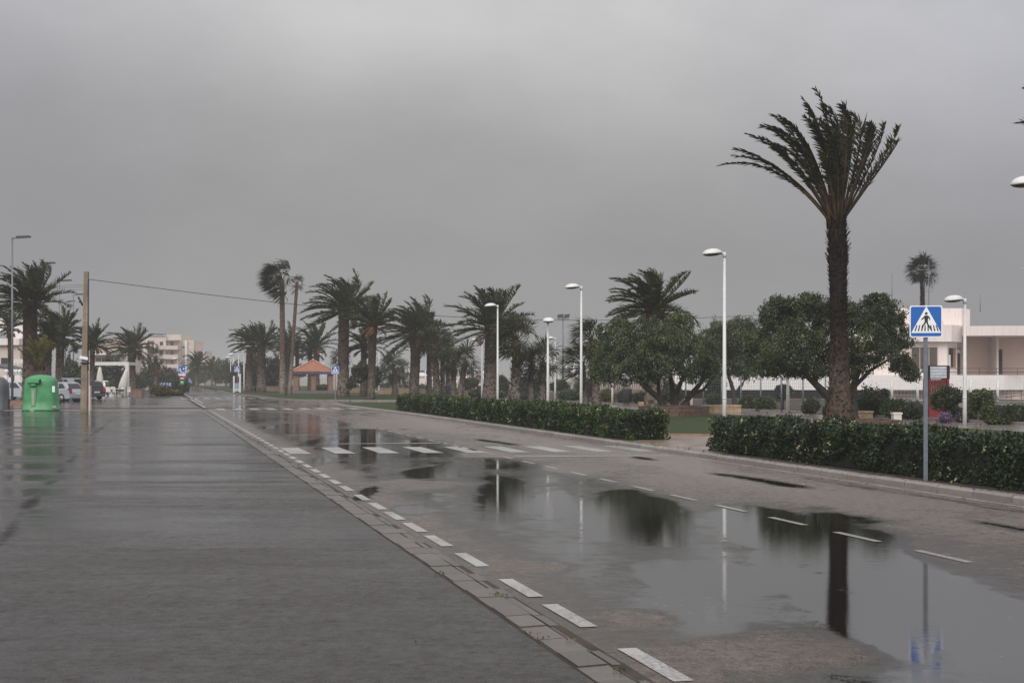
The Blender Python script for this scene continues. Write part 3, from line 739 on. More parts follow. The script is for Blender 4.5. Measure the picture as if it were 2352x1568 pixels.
def fan_palm(x0, Y, x1, y1, wpx, rpx, label, nl=26, wind=.35, seed=0, elmin=-35, skirt=0, m='fan', trunk='bark_fan', w0=None, out=.09, group='fan palms in the park', dz=.22, droop=.35, bow=0, flare=1.4, h=.2):
    global rng; rng = np.random.default_rng(3000+seed)
    loc, P = spine(x0, Y, x1, y1, bow=bow)
    root = thing('fan_palm', label, 'palm tree', loc, 0, group)
    s = Y/F0; r1 = wpx*s/2; r0 = (w0 or wpx*1.15)*s/2
    palm_trunk(root, P, r0, r1, M[trunk], dz=dz, per=8, out=out, h=h, flare=flare)
    mb = MB(); top = P[-1]; rr = rpx*s
    for k in range(nl):
        az = k*2.39996+rng.normal(0, .3); q = (k+.5)/nl
        elv = R(78-(78-elmin)*q+rng.normal(0, 8))
        d = np.array((math.cos(az)*math.cos(elv), math.sin(az)*math.cos(elv), math.sin(elv)))+WIND*wind*.7
        fan_leaf(mb, top+np.array((0, 0, .1-.35*q)), d, rr*.55*(.8+.4*rng.random()), rr*.62, wind=wind, droop=droop)
    for k in range(skirt):
        az = rng.random()*6.28; d = np.array((math.cos(az)*.5, math.sin(az)*.5, -.8))
        fan_leaf(mb, top+np.array((0, 0, -.2-.9*rng.random())), d, rr*.3, rr*.5, 10, .15, .6, mi=2)
    mb.build('crown', [M[m], M['stalk'], M['dead']], root)
    return root

def cloud(mb, lobes, n, ls, lw, droop=.3, mi=0, gap=.42, gs=1.3, seed=0, hollow=.55, wind=.2):
    """leaf-sized faces spread through a set of ellipsoids [(cx,cy,cz,rx,ry,rz)...], thinned by noise so gaps stay open"""
    global rng; rng = np.random.default_rng(5000+seed)
    lob = np.array(lobes); vol = (lob[:, 3]*lob[:, 4]*lob[:, 5])**.75; pr = vol/vol.sum()
    k = rng.choice(len(lob), n, p=pr); c = lob[k, :3]; r = lob[k, 3:]
    d = nrm(rng.normal(0, 1, (n, 3))); rad = hollow+(1-hollow)*rng.random(n)**.6
    rad = rad*(1+.13*rng.normal(0, 1, n).clip(-1.5, 2.6))
    p = c+d*r*rad[:, None]
    off = (fbm(p*gs*1.1+17, seed+2, 3)-.5)[:, None]*d*r*1.1; p = p+off
    keep = fbm(p*gs, seed, 3) > gap*np.clip(rad, .4, 1.1); p = p[keep]; d = d[keep]; m = len(p)
    ax = nrm(rng.normal(0, 1, (m, 3))+d*.5+np.array((0, 0, -1.))*droop*2+WIND*wind)
    nn = nrm(rng.normal(0, 1, (m, 3))+np.array((0, 0, .8))+d*.5); wv = nrm(np.cross(ax, nn))
    sz = (.7+.6*rng.random(m))[:, None]
    a = ax*ls*.5*sz; b = wv*lw*.5*sz
    q = np.stack([p-a, p+b, p+a, p-b], 1).reshape(-1, 3)
    mb.add(q, np.arange(m)[:, None]*4+np.array([[0, 1, 2, 3]]), mi)
def lob(xd, yd, rx, rz, Y, ry=None, org=(0, 0, 0)):
    s = Y/F0; c = W(xd, yd, Y)
    return (c[0]-org[0], c[1]-org[1], c[2]-org[2], rx*s, (ry or rx*s), rz*s)
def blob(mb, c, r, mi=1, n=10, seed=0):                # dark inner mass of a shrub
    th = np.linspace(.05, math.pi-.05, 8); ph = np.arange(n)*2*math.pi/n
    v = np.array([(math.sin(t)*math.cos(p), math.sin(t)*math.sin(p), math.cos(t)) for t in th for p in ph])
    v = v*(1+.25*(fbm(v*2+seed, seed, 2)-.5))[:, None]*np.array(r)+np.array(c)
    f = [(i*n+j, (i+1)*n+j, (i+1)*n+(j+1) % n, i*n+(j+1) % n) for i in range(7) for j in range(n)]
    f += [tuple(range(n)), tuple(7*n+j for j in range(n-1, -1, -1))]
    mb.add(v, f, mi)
def tree(name, base, Y, lobes, limbs, label, n=38000, ls=.115, lw=.048, m='leaf_tree', droop=.35, gap=.50, seed=0, group=None, gs=1.7, core=.25, cat='tree', bark='bark_tree', zg=GP):
    org = (XD(base[0], Y), Y, zg-.03)
    root = thing(name, label, cat, org, 0, group)
    mb = MB()
    for L in limbs:                                    # (points in survey units (x, y, dy), r0, r1)
        pts = [W(x, y, Y+dy)-np.array(org) for x, y, dy in L[0]]
        pts = np.array(pts); t = np.linspace(0, len(pts)-1, len(pts)*3-2); P = np.stack([np.interp(t, range(len(pts)), pts[:, j]) for j in range(3)], 1)
        mb.tube(P, np.linspace(L[1], L[2], len(P)), 9, jit=.15)
    if limbs: mb.build('trunk', M[bark], root)
    mb = MB(); ll = [lob(*l[:4], Y+(l[4] if len(l) > 4 else 0), None, org) for l in lobes]
    rr = random.Random(seed*7+1); sp = []
    for l in ll:
        for k in range(7):
            a = rr.random()*6.28; e_ = rr.uniform(-.6, 1.4); q = rr.uniform(.16, .40)
            sp.append((l[0]+math.cos(a)*math.cos(e_)*l[3]*1.02, l[1]+math.sin(a)*math.cos(e_)*l[4]*.9, l[2]+math.sin(e_)*l[5]*1.02, l[3]*q, l[4]*q, l[5]*q*1.5))
    cloud(mb, ll, n, ls, lw, droop, 0, gap, gs, seed)
    cloud(mb, sp, n//4, ls, lw, -.1, 0, gap, gs*1.6, seed+9, .1)
    if core:
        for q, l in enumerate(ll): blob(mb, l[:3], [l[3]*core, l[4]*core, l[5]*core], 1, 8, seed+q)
    mb.build('crown', [M[m], M['core']], root)
    return root
def shrub(xd, yb, wd, hd, label, m='leaf_tree', ls=.1, n=2600, name='shrub', Y=None, group='shrubs beside the promenade', stems=0, gap=.34, seed=0, zg=GP, flower=None, cat='shrub', lump=3):
    Y = Y or YB(yb, zg); s = Y/F0; org = (XD(xd, Y), Y, zg-.02); root = thing(name, label, cat, org, 0, group)
    w_, h = wd*s/2, hd*s; rr = random.Random(seed)
    zc = h*.5 if not stems else h*.68; hh = h*.55 if not stems else h*.36
    L = [(0, 0, zc, w_*.8, w_*.75, hh)]
    for k in range(lump): a = rr.random()*6.28; L.append((math.cos(a)*w_*.42, math.sin(a)*w_*.42, zc+hh*rr.uniform(-.25, .3), w_*.58, w_*.55, hh*.72))
    mb = MB(); cloud(mb, L, int(n*1.5), ls, ls*.5, .15, 0, gap, 2.0, seed, .6)
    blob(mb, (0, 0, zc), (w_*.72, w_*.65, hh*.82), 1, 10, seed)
    if flower:
        cloud(mb, L, int(n*.3), ls*.9, ls*.8, 0, 2, gap, 2.2, seed+50, .95)
    mb.build('foliage', [M[m], M['core']]+([M[flower]] if flower else []), root)
    if stems:
        mb = MB()
        for k in range(stems):
            a = rr.random()*6.28; q = w_*.5*rr.random(); 
            mb.tube([(math.cos(a)*q*.5, math.sin(a)*q*.5, -.05), (math.cos(a)*q, math.sin(a)*q, zc)], [.03, .015], 5)
        mb.build('stems', M['bark_tree'], root)
    return root

def hedge(label, u0, u1, v0, v1, h, n, ls, m, nf, seed):
    global rng; rng = np.random.default_rng(seed)
    org = (*RD((u0+u1)/2, (v0+v1)/2), GP)
    root = thing('hedge', label, 'hedge', org, TH, 'clipped flowering hedges along the kerb')
    hu, hv = (u1-u0)/2, (v1-v0)/2                       # local: x = across, y = along
    # leaf shells
    A = [2*hu*h, 2*hu*h*.5, 2*hu*2*hv, 2*hv*h, 2*hv*h]; pr = np.array(A)/sum(A)
    def pts(n):
        k = rng.choice(5, n, p=pr); a = rng.random(n)*2-1; b = rng.random(n)
        x = np.where(k == 0, -hv, np.where(k == 1, hv, (rng.random(n)*2-1)*hv))
        y = np.where(k == 3, -hu, np.where(k == 4, hu, a*hu)); z = np.where(k == 2, h, b*h)
        p = np.stack([x, y, z], 1)
        nr = np.zeros((n, 3)); nr[k == 0, 0] = -1; nr[k == 1, 0] = 1; nr[k == 2, 2] = 1; nr[k == 3, 1] = -1; nr[k == 4, 1] = 1
        # rounded shoulders and lumps
        e = np.clip((z-h*.72)/(h*.28), 0, 1)**2*.16*(k != 2); p[:, 0] -= np.sign(x)*e*(np.abs(nr[:, 0]))
        ex = np.clip((np.abs(x)-hv*.6)/(hv*.4), 0, 1)**2*.12*(k == 2); p[:, 2] -= ex
        ey = np.clip((np.abs(y)-hu+.35)/.35, 0, 1)**2*.16; p[:, 2] -= ey*(k == 2); p[:, 0] -= np.sign(x)*ey*np.abs(nr[:, 0])
        low = np.clip(1-z/.25, 0, 1); p[:, 0] += np.abs(nr[:, 0])*(-np.sign(x))*low*.06
        lump = fbm(p*2.1+5, seed, 3)-.5
        d = lump*.50-.07+rng.normal(0, .03, n)+np.where(rng.random(n) < .03, rng.random(n)*.12, 0)
        return p+nr*d[:, None], nr, lump
    p, nr, lu = pts(n); keep = (lu+rng.normal(0, .09, n)) > -.17; p = p[keep]; nr = nr[keep]; mN = len(p)
    ax = nrm(rng.normal(0, 1, (mN, 3))+nr*.7+np.array((0, 0, .35))); nn = nrm(rng.normal(0, 1, (mN, 3))*.8+nr+np.array((0, 0, .4))); wv = nrm(np.cross(ax, nn))
    sz = (.65+.7*rng.random(mN))[:, None]; a = ax*ls*.5*sz; b = wv*ls*.24*sz
    mb = MB(); mb.add(np.stack([p-a, p+b, p+a, p-b], 1).reshape(-1, 3), np.arange(mN)[:, None]*4+np.array([[0, 1, 2, 3]]))
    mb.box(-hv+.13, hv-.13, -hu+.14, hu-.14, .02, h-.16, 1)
    # wild shoots on the top
    mb.build('foliage', [M[m], M['core']], root)
    if nf:
        p, nr, lu = pts(nf*3); cl = fbm(p*1.1, seed+7, 2)+rng.normal(0, .12, len(p)); nr = nr[(cl > .5)][:nf]; p = p[(cl > .5)][:nf]; P = []; mb = MB()
        for q, nq in zip(p, nr):
            for k in range(4):
                c = q+nq*.05+rng.normal(0, ls*.32, 3); a = nrm(rng.normal(0, 1, 3))*ls*.3; b = nrm(np.cross(a, rng.normal(0, 1, 3)))*ls*.26
                P.append(np.stack([c-a, c+b, c+a, c-b]))
        P = np.array(P).reshape(-1, 3); mb.add(P, np.arange(len(P)//4)[:, None]*4+np.array([[0, 1, 2, 3]])); mb.build('flowers', M['flower_cream'], root)
    return root
hedge('near clipped dark hedge with cream blossom behind the large crossing sign', 8, 30.8, 12.45, 13.75, .80, 62000, .075, 'hedge', 420, 5)
hedge('long far clipped hedge left of the paved gap, in front of the palms', 36.3, 73.5, 12.35, 13.6, .78, 60000, .10, 'hedge_far', 260, 6)

# tall palm: fronds are surveyed one by one: tip and bend in the screen plane, free in depth
def hero():
    global rng; rng = np.random.default_rng(77)
    Y = 50.0; loc, P = spine(1930, Y, 1923, 505, n=14); s = Y/F0
    root = thing('date_palm', 'tallest date palm, slim upright fronds on a dark shaggy trunk, behind the near hedge', 'palm tree', loc, 0, 'date palms along the avenue')
    t = np.linspace(0, 1, 14); rad = .315+.22*np.exp(-t*9)-.02*t+.02*np.sin(t*9); rad[-1] = .26; rad[-2] = .30
    mb = MB(); mb.tube(P, rad, 18, jit=.06); boots(mb, P, rad, .105, 11, .075, .12); 
    boots(mb, P[-4:]+0, rad[-4:], .16, 9, .13, .22)
    mb.build('trunk', M['bark_hero'], root)
    top = P[-1]
    z = .3663*s                                         # one survey step of the frond list in metres
    tips = [(-660,350,-330,420,.0),(-540,480,-270,390,1.1),(-460,570,-220,420,.8),(-572,425,-270,400,.6),(-432,505,-230,380,-.5),(-372,615,-190,470,.4),(-350,560,-180,400,-.9),(-318,695,-150,500,.9),(-290,640,-160,470,-.3),(-225,640,-110,430,.3),
            (-160,700,-110,470,-.8),(-120,785,-50,480,.5),(-52,828,-40,470,.0),(-30,640,-10,380,1.0),(-90,600,-40,360,-1.1),(12,745,70,520,.4),(40,690,50,430,-.7),(70,640,60,380,.9),(105,690,95,420,-.2),(150,700,215,560,.5),
            (205,590,170,380,-.6),(252,590,215,390,.8),(300,600,230,390,.1),(342,550,240,360,-.7),(398,510,245,320,.3),(-250,530,-140,370,1.2),(-60,520,-20,300,-1.3),(60,540,40,320,1.4),(-140,560,-60,330,1.5),(160,540,110,330,-1.4),(-20,700,-15,400,-.4),(120,640,80,380,.6),(-200,600,-90,380,-1.6)]
    for k, (dx, dz, cx_, cz, yy) in enumerate(tips):
        b = top+np.array((dx/660*.22, yy*.12, -.1)); tip = b+np.array((dx*z*1.02, yy*1.1, dz*z*1.045)); c = b+np.array((cx_*z, yy*.55, cz*z*1.05))
        tt = np.linspace(0, 1, 17)[:, None]; Pp = b*(1-tt)**2+2*c*tt*(1-tt)+tip*tt**2
        cu = (.34 if -470 < dx < 230 else .12)*(.5+.8*rng.random()); Pp = Pp+np.array((-1., -.1, -.35))*cu*tt**5
        mb = MB(); mb.tube(Pp, np.linspace(.05, .009, 17)*np.where(np.arange(17) < 6, 1.1, 1), 5, 1, cap=False)
        leaflets(mb, Pp, 74, .38*(.75+.4*rng.random()), .05, .26, fwd=.95, wind=.34, droop=.25, ragged=.34, up=.12, taper=.35)
        if k % 4 == 0: leaflets(mb, Pp, 8, .28, .04, .2, fwd=.9, wind=.2, mi=2)
        mb.build('frond', [M['frond_hero'], M['stalk'], M['dead']], root)
    mb = MB()
    for k in range(26):
        a = k*2.4; q = .1+.26*random.random(); h = .7+.9*random.random()
        mb.tube([top+np.array((math.cos(a)*q, math.sin(a)*q, -.3)), top+np.array((math.cos(a)*(q*1.2), math.sin(a)*q*1.2, h*.4)), top+np.array((math.cos(a)*(q*1.7), math.sin(a)*q*1.7, h))], [.06, .045, .012], 5)
    mb.build('heart', M['stalk'], root)
hero()

dp = [
 # x0, Y, x1, y1, wpx, fpx, label, kwargs
 (1126, 100, 1128, 752, 27, 108, 'stout date palm with orange cut stalks, directly behind a white lamp and the long hedge', dict(nf=40, wind=.45, grav=1.0, elmin=-5, dead=8, seed=3, w0=31)),
 (951, 123, 956, 765, 24, 92, 'date palm with swollen neck below its windswept crown, left end of the long hedge', dict(nf=52, wind=1.1, bulge=7, seed=1, w0=19, elmin=-20)),
 (986, 126, 986, 785, 11, 58, 'dark date palm with slim grey trunk just right of the swollen-necked palm', dict(nf=40, wind=.35, grav=.7, elmin=0, seed=2, flare=1.7)),
 (1500, 78, 1500, 708, 33, 108, 'date palm with thick trunk rising behind the multi-stemmed tree', dict(nf=58, wind=.95, grav=1.0, elmin=-18, dead=9, seed=11)),
 (788, 124, 790, 712, 24, 90, 'tall thick date palm right of the gazebo, crown swept left', dict(nf=60, wind=1.1, seed=5, elmin=-22)),
 (852, 108, 857, 742, 19, 70, 'leaning date palm with bare orange leaf bases, right of the thick one by the gazebo', dict(nf=36, wind=.55, grav=.6, elmin=5, seed=6, dead=7, w0=14)),
 (834, 128, 836, 795, 13, 55, 'pale drooping date palm half hidden behind the leaning palm', dict(nf=32, wind=.5, grav=1.2, seed=7)),
 (727, 166, 727, 792, 13, 60, 'date palm standing right behind the gazebo roof', dict(nf=34, wind=.35, grav=.8, elmin=-5, seed=8)),
 (711, 168, 712, 808, 9, 38, 'small date palm just left of the one behind the gazebo roof', dict(nf=28, wind=.4, seed=9)),
 (660, 172, 660, 790, 14, 48, 'date palm half hidden behind the twin tall slim palms', dict(nf=34, wind=.5, seed=10)),
 (684, 174, 682, 806, 8, 34, 'short date palm between the twin slim palms and the gazebo', dict(nf=26, wind=.5, seed=12)),
 (600, 160, 600, 790, 19, 56, 'bushy date palm on two-toned trunk, right one of the pair by the far lamps', dict(nf=48, wind=.75, seed=13)),
 (571, 166, 574, 788, 15, 52, 'bushy date palm swept left, left one of the pair by the far lamps', dict(nf=46, wind=1.2, seed=14)),
 (69, 98, 69, 694, 31, 104, 'thick-trunked date palm behind the green container, crown blown left', dict(nf=58, wind=1.15, grav=.7, elmin=-22, seed=15, dead=6)),
 (108, 104, 112, 775, 15, 56, 'date palm with hanging orange fruit stalks, behind the right edge of the green container', dict(nf=38, wind=.7, seed=16, dead=9)),
 (136, 109, 139, 768, 18, 62, 'dark date palm between the green container and the utility pole', dict(nf=44, wind=.6, elmin=-22, seed=17)),
 (211, 125, 212, 790, 11, 54, 'date palm directly behind the utility pole', dict(nf=40, wind=.35, elmin=-10, seed=18)),
 (303, 170, 302, 800, 17, 58, 'dense date palm right of the white pergola frame', dict(nf=56, wind=.8, seed=19, elmin=-25)),
 (24, 122, 22, 752, 9, 46, 'pale date palm at the left edge behind the tall grey street lamp', dict(nf=30, wind=1.2, grav=1.0, seed=20)),
 (452, 262, 452, 836, 8, 34, 'misty date palm in front of the far apartment block', dict(nf=40, wind=.5, seed=21, lw=.12)),
 (487, 285, 487, 845, 5, 28, 'small misty date palm at the far end of the avenue', dict(nf=30, wind=.6, seed=22, lw=.14)),
 (2600, 40, 2600, 330, 40, 265, 'date palm beyond the right edge of the picture, only its frond tips showing', dict(nf=40, wind=.5, grav=.6, elmin=15, seed=24, leaf=.42, lw=.05)),
]
for a in dp: date_palm(*a[:7], **a[7])
date_palm(91, 95, 91, 838, 20, 62, 'low yellow-green palm on a short stump behind the green container', nf=22, wind=.1, grav=.3, elmin=55, seed=23, m='frond_yellow', dead=0)

fp = [
 (1183, 91, 1187, 782, 17, 62, 'shaggy fan palm with pale boots on its trunk, right of the stout date palm', dict(nl=44, wind=.45, seed=1, w0=24, out=.14)),
 (1005, 118, 997, 790, 14, 38, 'leaning brown fan palm, leftmost trunk of the close palm clump', dict(nl=30, seed=2, out=.12, wind=.5)),
 (1017, 119, 1016, 800, 9, 33, 'slim fan palm second from the left in the close palm clump', dict(nl=26, seed=3, out=.1)),
 (1029, 121, 1029, 800, 9, 31, 'straight fan palm in the middle of the close palm clump', dict(nl=24, seed=4)),
 (1042, 116, 1041, 830, 11, 36, 'fan palm second from the right in the close palm clump', dict(nl=26, seed=5, out=.12)),
 (1054, 114, 1069, 832, 11, 42, 'right-leaning fan palm at the right end of the close palm clump', dict(nl=28, seed=6, out=.12, wind=.15)),
 (1220, 92, 1220, 838, 11, 45, 'left one of two short fan palms beside the front-facing white lamp', dict(nl=26, seed=7, w0=16, out=.13, wind=.3)),
 (1245, 92, 1248, 832, 12, 48, 'right one of two short fan palms beside the front-facing white lamp', dict(nl=28, seed=8, w0=17, out=.13, wind=.05)),
 (907, 136, 906, 848, 11, 42, 'grey-green fan palm left of the long hedge, largest of its group', dict(nl=26, seed=9)),
 (897, 152, 897, 858, 6, 22, 'small fan palm left of the largest grey-green fan palm', dict(nl=18, seed=10)),
 (918, 153, 918, 858, 5, 20, 'thin fan palm right behind the largest grey-green fan palm', dict(nl=16, seed=11)),
 (927, 151, 926, 848, 5, 22, 'thin fan palm at the right side of the grey-green group', dict(nl=18, seed=12)),
 (942, 150, 942, 870, 5, 18, 'lowest fan palm against the trunk of the swollen-necked date palm', dict(nl=16, seed=13)),
 (1343, 82, 1338, 838, 12, 56, 'windblown fan palm half behind the second nearest roadside lamp', dict(nl=22, wind=.75, seed=14, w0=17, out=.13)),
 (1370, 82, 1360, 780, 13, 56, 'taller windblown fan palm against the left side of the multi-stemmed tree', dict(nl=24, wind=.65, seed=15, w0=18, out=.13)),
 (794, 131, 786, 828, 9, 32, 'small drooping fan palm left of the thick date palm by the gazebo', dict(nl=20, seed=16, wind=.3)),
 (358, 182, 358, 822, 8, 26, 'fan palm with yellow skirt of old leaves behind the planters', dict(nl=22, seed=17, skirt=26, wind=.1)),
 (2118, 126, 2119, 622, 9, 38, 'slim fan palm rising above the flat roof behind the large crossing sign', dict(nl=48, seed=18, wind=.2, trunk='bark_hero', elmin=-30, m='frond_hero')),
]
for a in fp: fan_palm(*a[:7], **a[7])
tw = dict(trunk='bark_tall', group='twin slim palms', out=.03, h=.12)
fan_palm(649, 137, 648, 642, 11, 50, 'taller twin palm with smooth trunk and thick crown blown left', nl=52, wind=.95, seed=31, m='frond_hero', **tw)
fan_palm(665, 137, 682, 652, 7, 22, 'thinner twin palm with a sparse small crown', nl=15, wind=-.1, seed=32, m='frond_hero', **tw)

# broad trees
tree('tree', (1545, 937), 66, [(1430,790,58,48,1),(1398,832,46,46,1.5),(1450,852,62,36,0),(1540,780,62,46,0),(1568,812,70,55,-1),(1625,822,40,42,0),(1500,828,60,50,-.8),(1484,772,45,36,1),(1560,752,34,26,0),(1606,856,40,26,-.5),(1372,856,26,26,1),(1432,757,26,20,1),(1392,765,26,20,1.5)],
     [([(1530,945,0),(1515,915,0),(1478,885,-.5),(1455,850,-.3)],.20,.07),([(1548,945,.2),(1546,900,.2),(1540,865,.2),(1535,820,.2)],.17,.07),([(1552,945,0),(1553,905,0),(1568,868,-.4),(1590,835,-.4)],.15,.06),
      ([(1572,945,0),(1580,915,0),(1605,885,-.3),(1630,850,-.3)],.20,.07),([(1560,940,.3),(1590,905,.5),(1615,895,.5),(1640,868,.5)],.12,.05),([(1515,930,-.1),(1512,880,.3),(1520,850,.3)],.11,.05),([(1500,905,-.2),(1482,878,.2),(1470,850,.2)],.09,.04)],
     'multi-stemmed dark green tree growing from the raised round brick bed', n=72000, seed=1, droop=.8, group='broad dark trees in the park')
tree('tree', (1690, 935), 82, [(1640,790,40,46),(1690,778,56,44),(1738,800,40,56),(1668,832,48,38),(1715,840,46,34),(1650,760,25,20),(1700,750,30,18)],
     [([(1690,945,0),(1685,900,0),(1670,850,0)],.2,.08),([(1690,905,0),(1712,870,0),(1725,830,0)],.12,.05)],
     'farther dark green tree behind the nearest roadside lamp', n=36000, seed=2, ls=.135, droop=.5, group='broad dark trees in the park')
tree('tree', (1960, 966), 57, [(1790,735,52,42,1),(1850,712,44,30,0),(1752,800,40,52,1),(1822,800,66,58,-.8),(1905,735,56,48,.5),(2022,722,52,40,0),(2050,765,46,50,0),(1995,795,58,56,-.6),(2078,842,32,28,0),(1925,838,60,40,.3),(1768,846,36,26,.5),(1850,845,50,26,-.5),(2015,690,34,16,0),(1800,700,24,20,.5),(1860,690,26,16,0),(2098,855,18,18,0),(1960,720,30,30,.4)],
     [([(1965,972,0),(1950,945,0),(1905,912,-.2),(1872,880,-.3),(1872,840,-.3)],.26,.09),([(1880,890,-.3),(1850,860,-.3),(1820,830,-.3)],.13,.05),([(1962,972,.3),(1958,930,.4),(1962,880,.4),(1985,820,.3)],.22,.08),([(1960,890,.4),(2000,850,.4),(2050,820,.2)],.1,.04)],
     'widest dark green tree, directly behind the tallest palm trunk', n=84000, seed=3, droop=.35, group='broad dark trees in the park')
tree('tree', (860, 905), 118, [(840,850,22,20),(822,862,16,20),(858,872,22,18),(808,880,12,14)], [([(845,908,0),(843,870,0)],.15,.07)], 'grey-green rounded tree between the gazebo and the leaning palm', n=5000, ls=.25, lw=.11, seed=4, m='leaf_grey')
tree('tree', (800, 906), 190, [(690,852,16,12),(672,858,16,14)], [([(682,895,0),(682,860,0)],.15,.07)], 'dark tree behind the left side of the gazebo', n=2600, ls=.3, lw=.13, seed=5)
# feathery grey-brown trees behind the palms
for k, (x, Y, lobes, lab, mm) in enumerate([
    (590, 175, [(582,850,20,34),(572,872,20,22),(596,878,18,20)], 'brownish feathery tree behind the pair of palms by the far lamps', 'leaf_brown'),
    (632, 178, [(622,842,20,22),(636,860,22,28),(618,872,18,20)], 'brownish feathery tree left of the twin slim palms', 'leaf_brown'),
    (552, 215, [(548,862,14,30),(538,872,14,20)], 'dark feathery tree behind the nearest far lamp', 'leaf_brown'),
    (520, 260, [(512,848,22,22),(524,862,18,20)], 'bushy green tree, nearest of the far avenue row', 'leaf_tree'),
    (494, 290, [(488,858,18,18),(500,866,14,16)], 'bushy green tree, middle of the far avenue row', 'leaf_tree'),
    (470, 330, [(466,862,16,16),(458,868,12,14)], 'bushy green tree at the far end of the avenue row', 'leaf_tree'),
    (446, 300, [(446,856,12,26),(436,870,12,18)], 'grey-brown tree right of the far apartment block', 'leaf_brown'),
    (345, 205, [(340,862,18,24),(362,868,20,22),(326,876,14,18)], 'grey-green tree behind the chevron board', 'leaf_grey'),
    (395, 215, [(384,868,18,20),(402,874,16,18)], 'brownish tree between the planters and the blue sign', 'leaf_brown'),
    (270, 165, [(212,868,14,26),(232,862,17,30),(252,858,17,32),(272,862,15,30),(288,868,11,24),(222,884,14,16),(262,884,16,16)], 'grey-green tree behind the folded parasols', 'leaf_grey'),
    (172, 150, [(166,850,16,26),(152,866,14,20),(182,866,14,22)], 'dense green tree behind the parked cars', 'leaf_tree'),
    (225, 170, [(222,876,22,16)], 'low grey tree behind the left parasol', 'leaf_grey'),
    (318, 190, [(314,880,18,16),(300,872,14,16)], 'grey-green bushy tree right of the white pergola', 'leaf_grey')]):
    tree('tree', (x, 900), Y, lobes, [([(x, HY+(HC-GP+.05)/Y*F0, 0), (x, 875, 0), (lobes[0][0], lobes[0][1], 0)], .14, .06)], lab, n=3600, ls=.32, lw=.15, seed=20+k, m=mm, gap=.36, gs=.8, group='trees in the hazy background', core=.45)

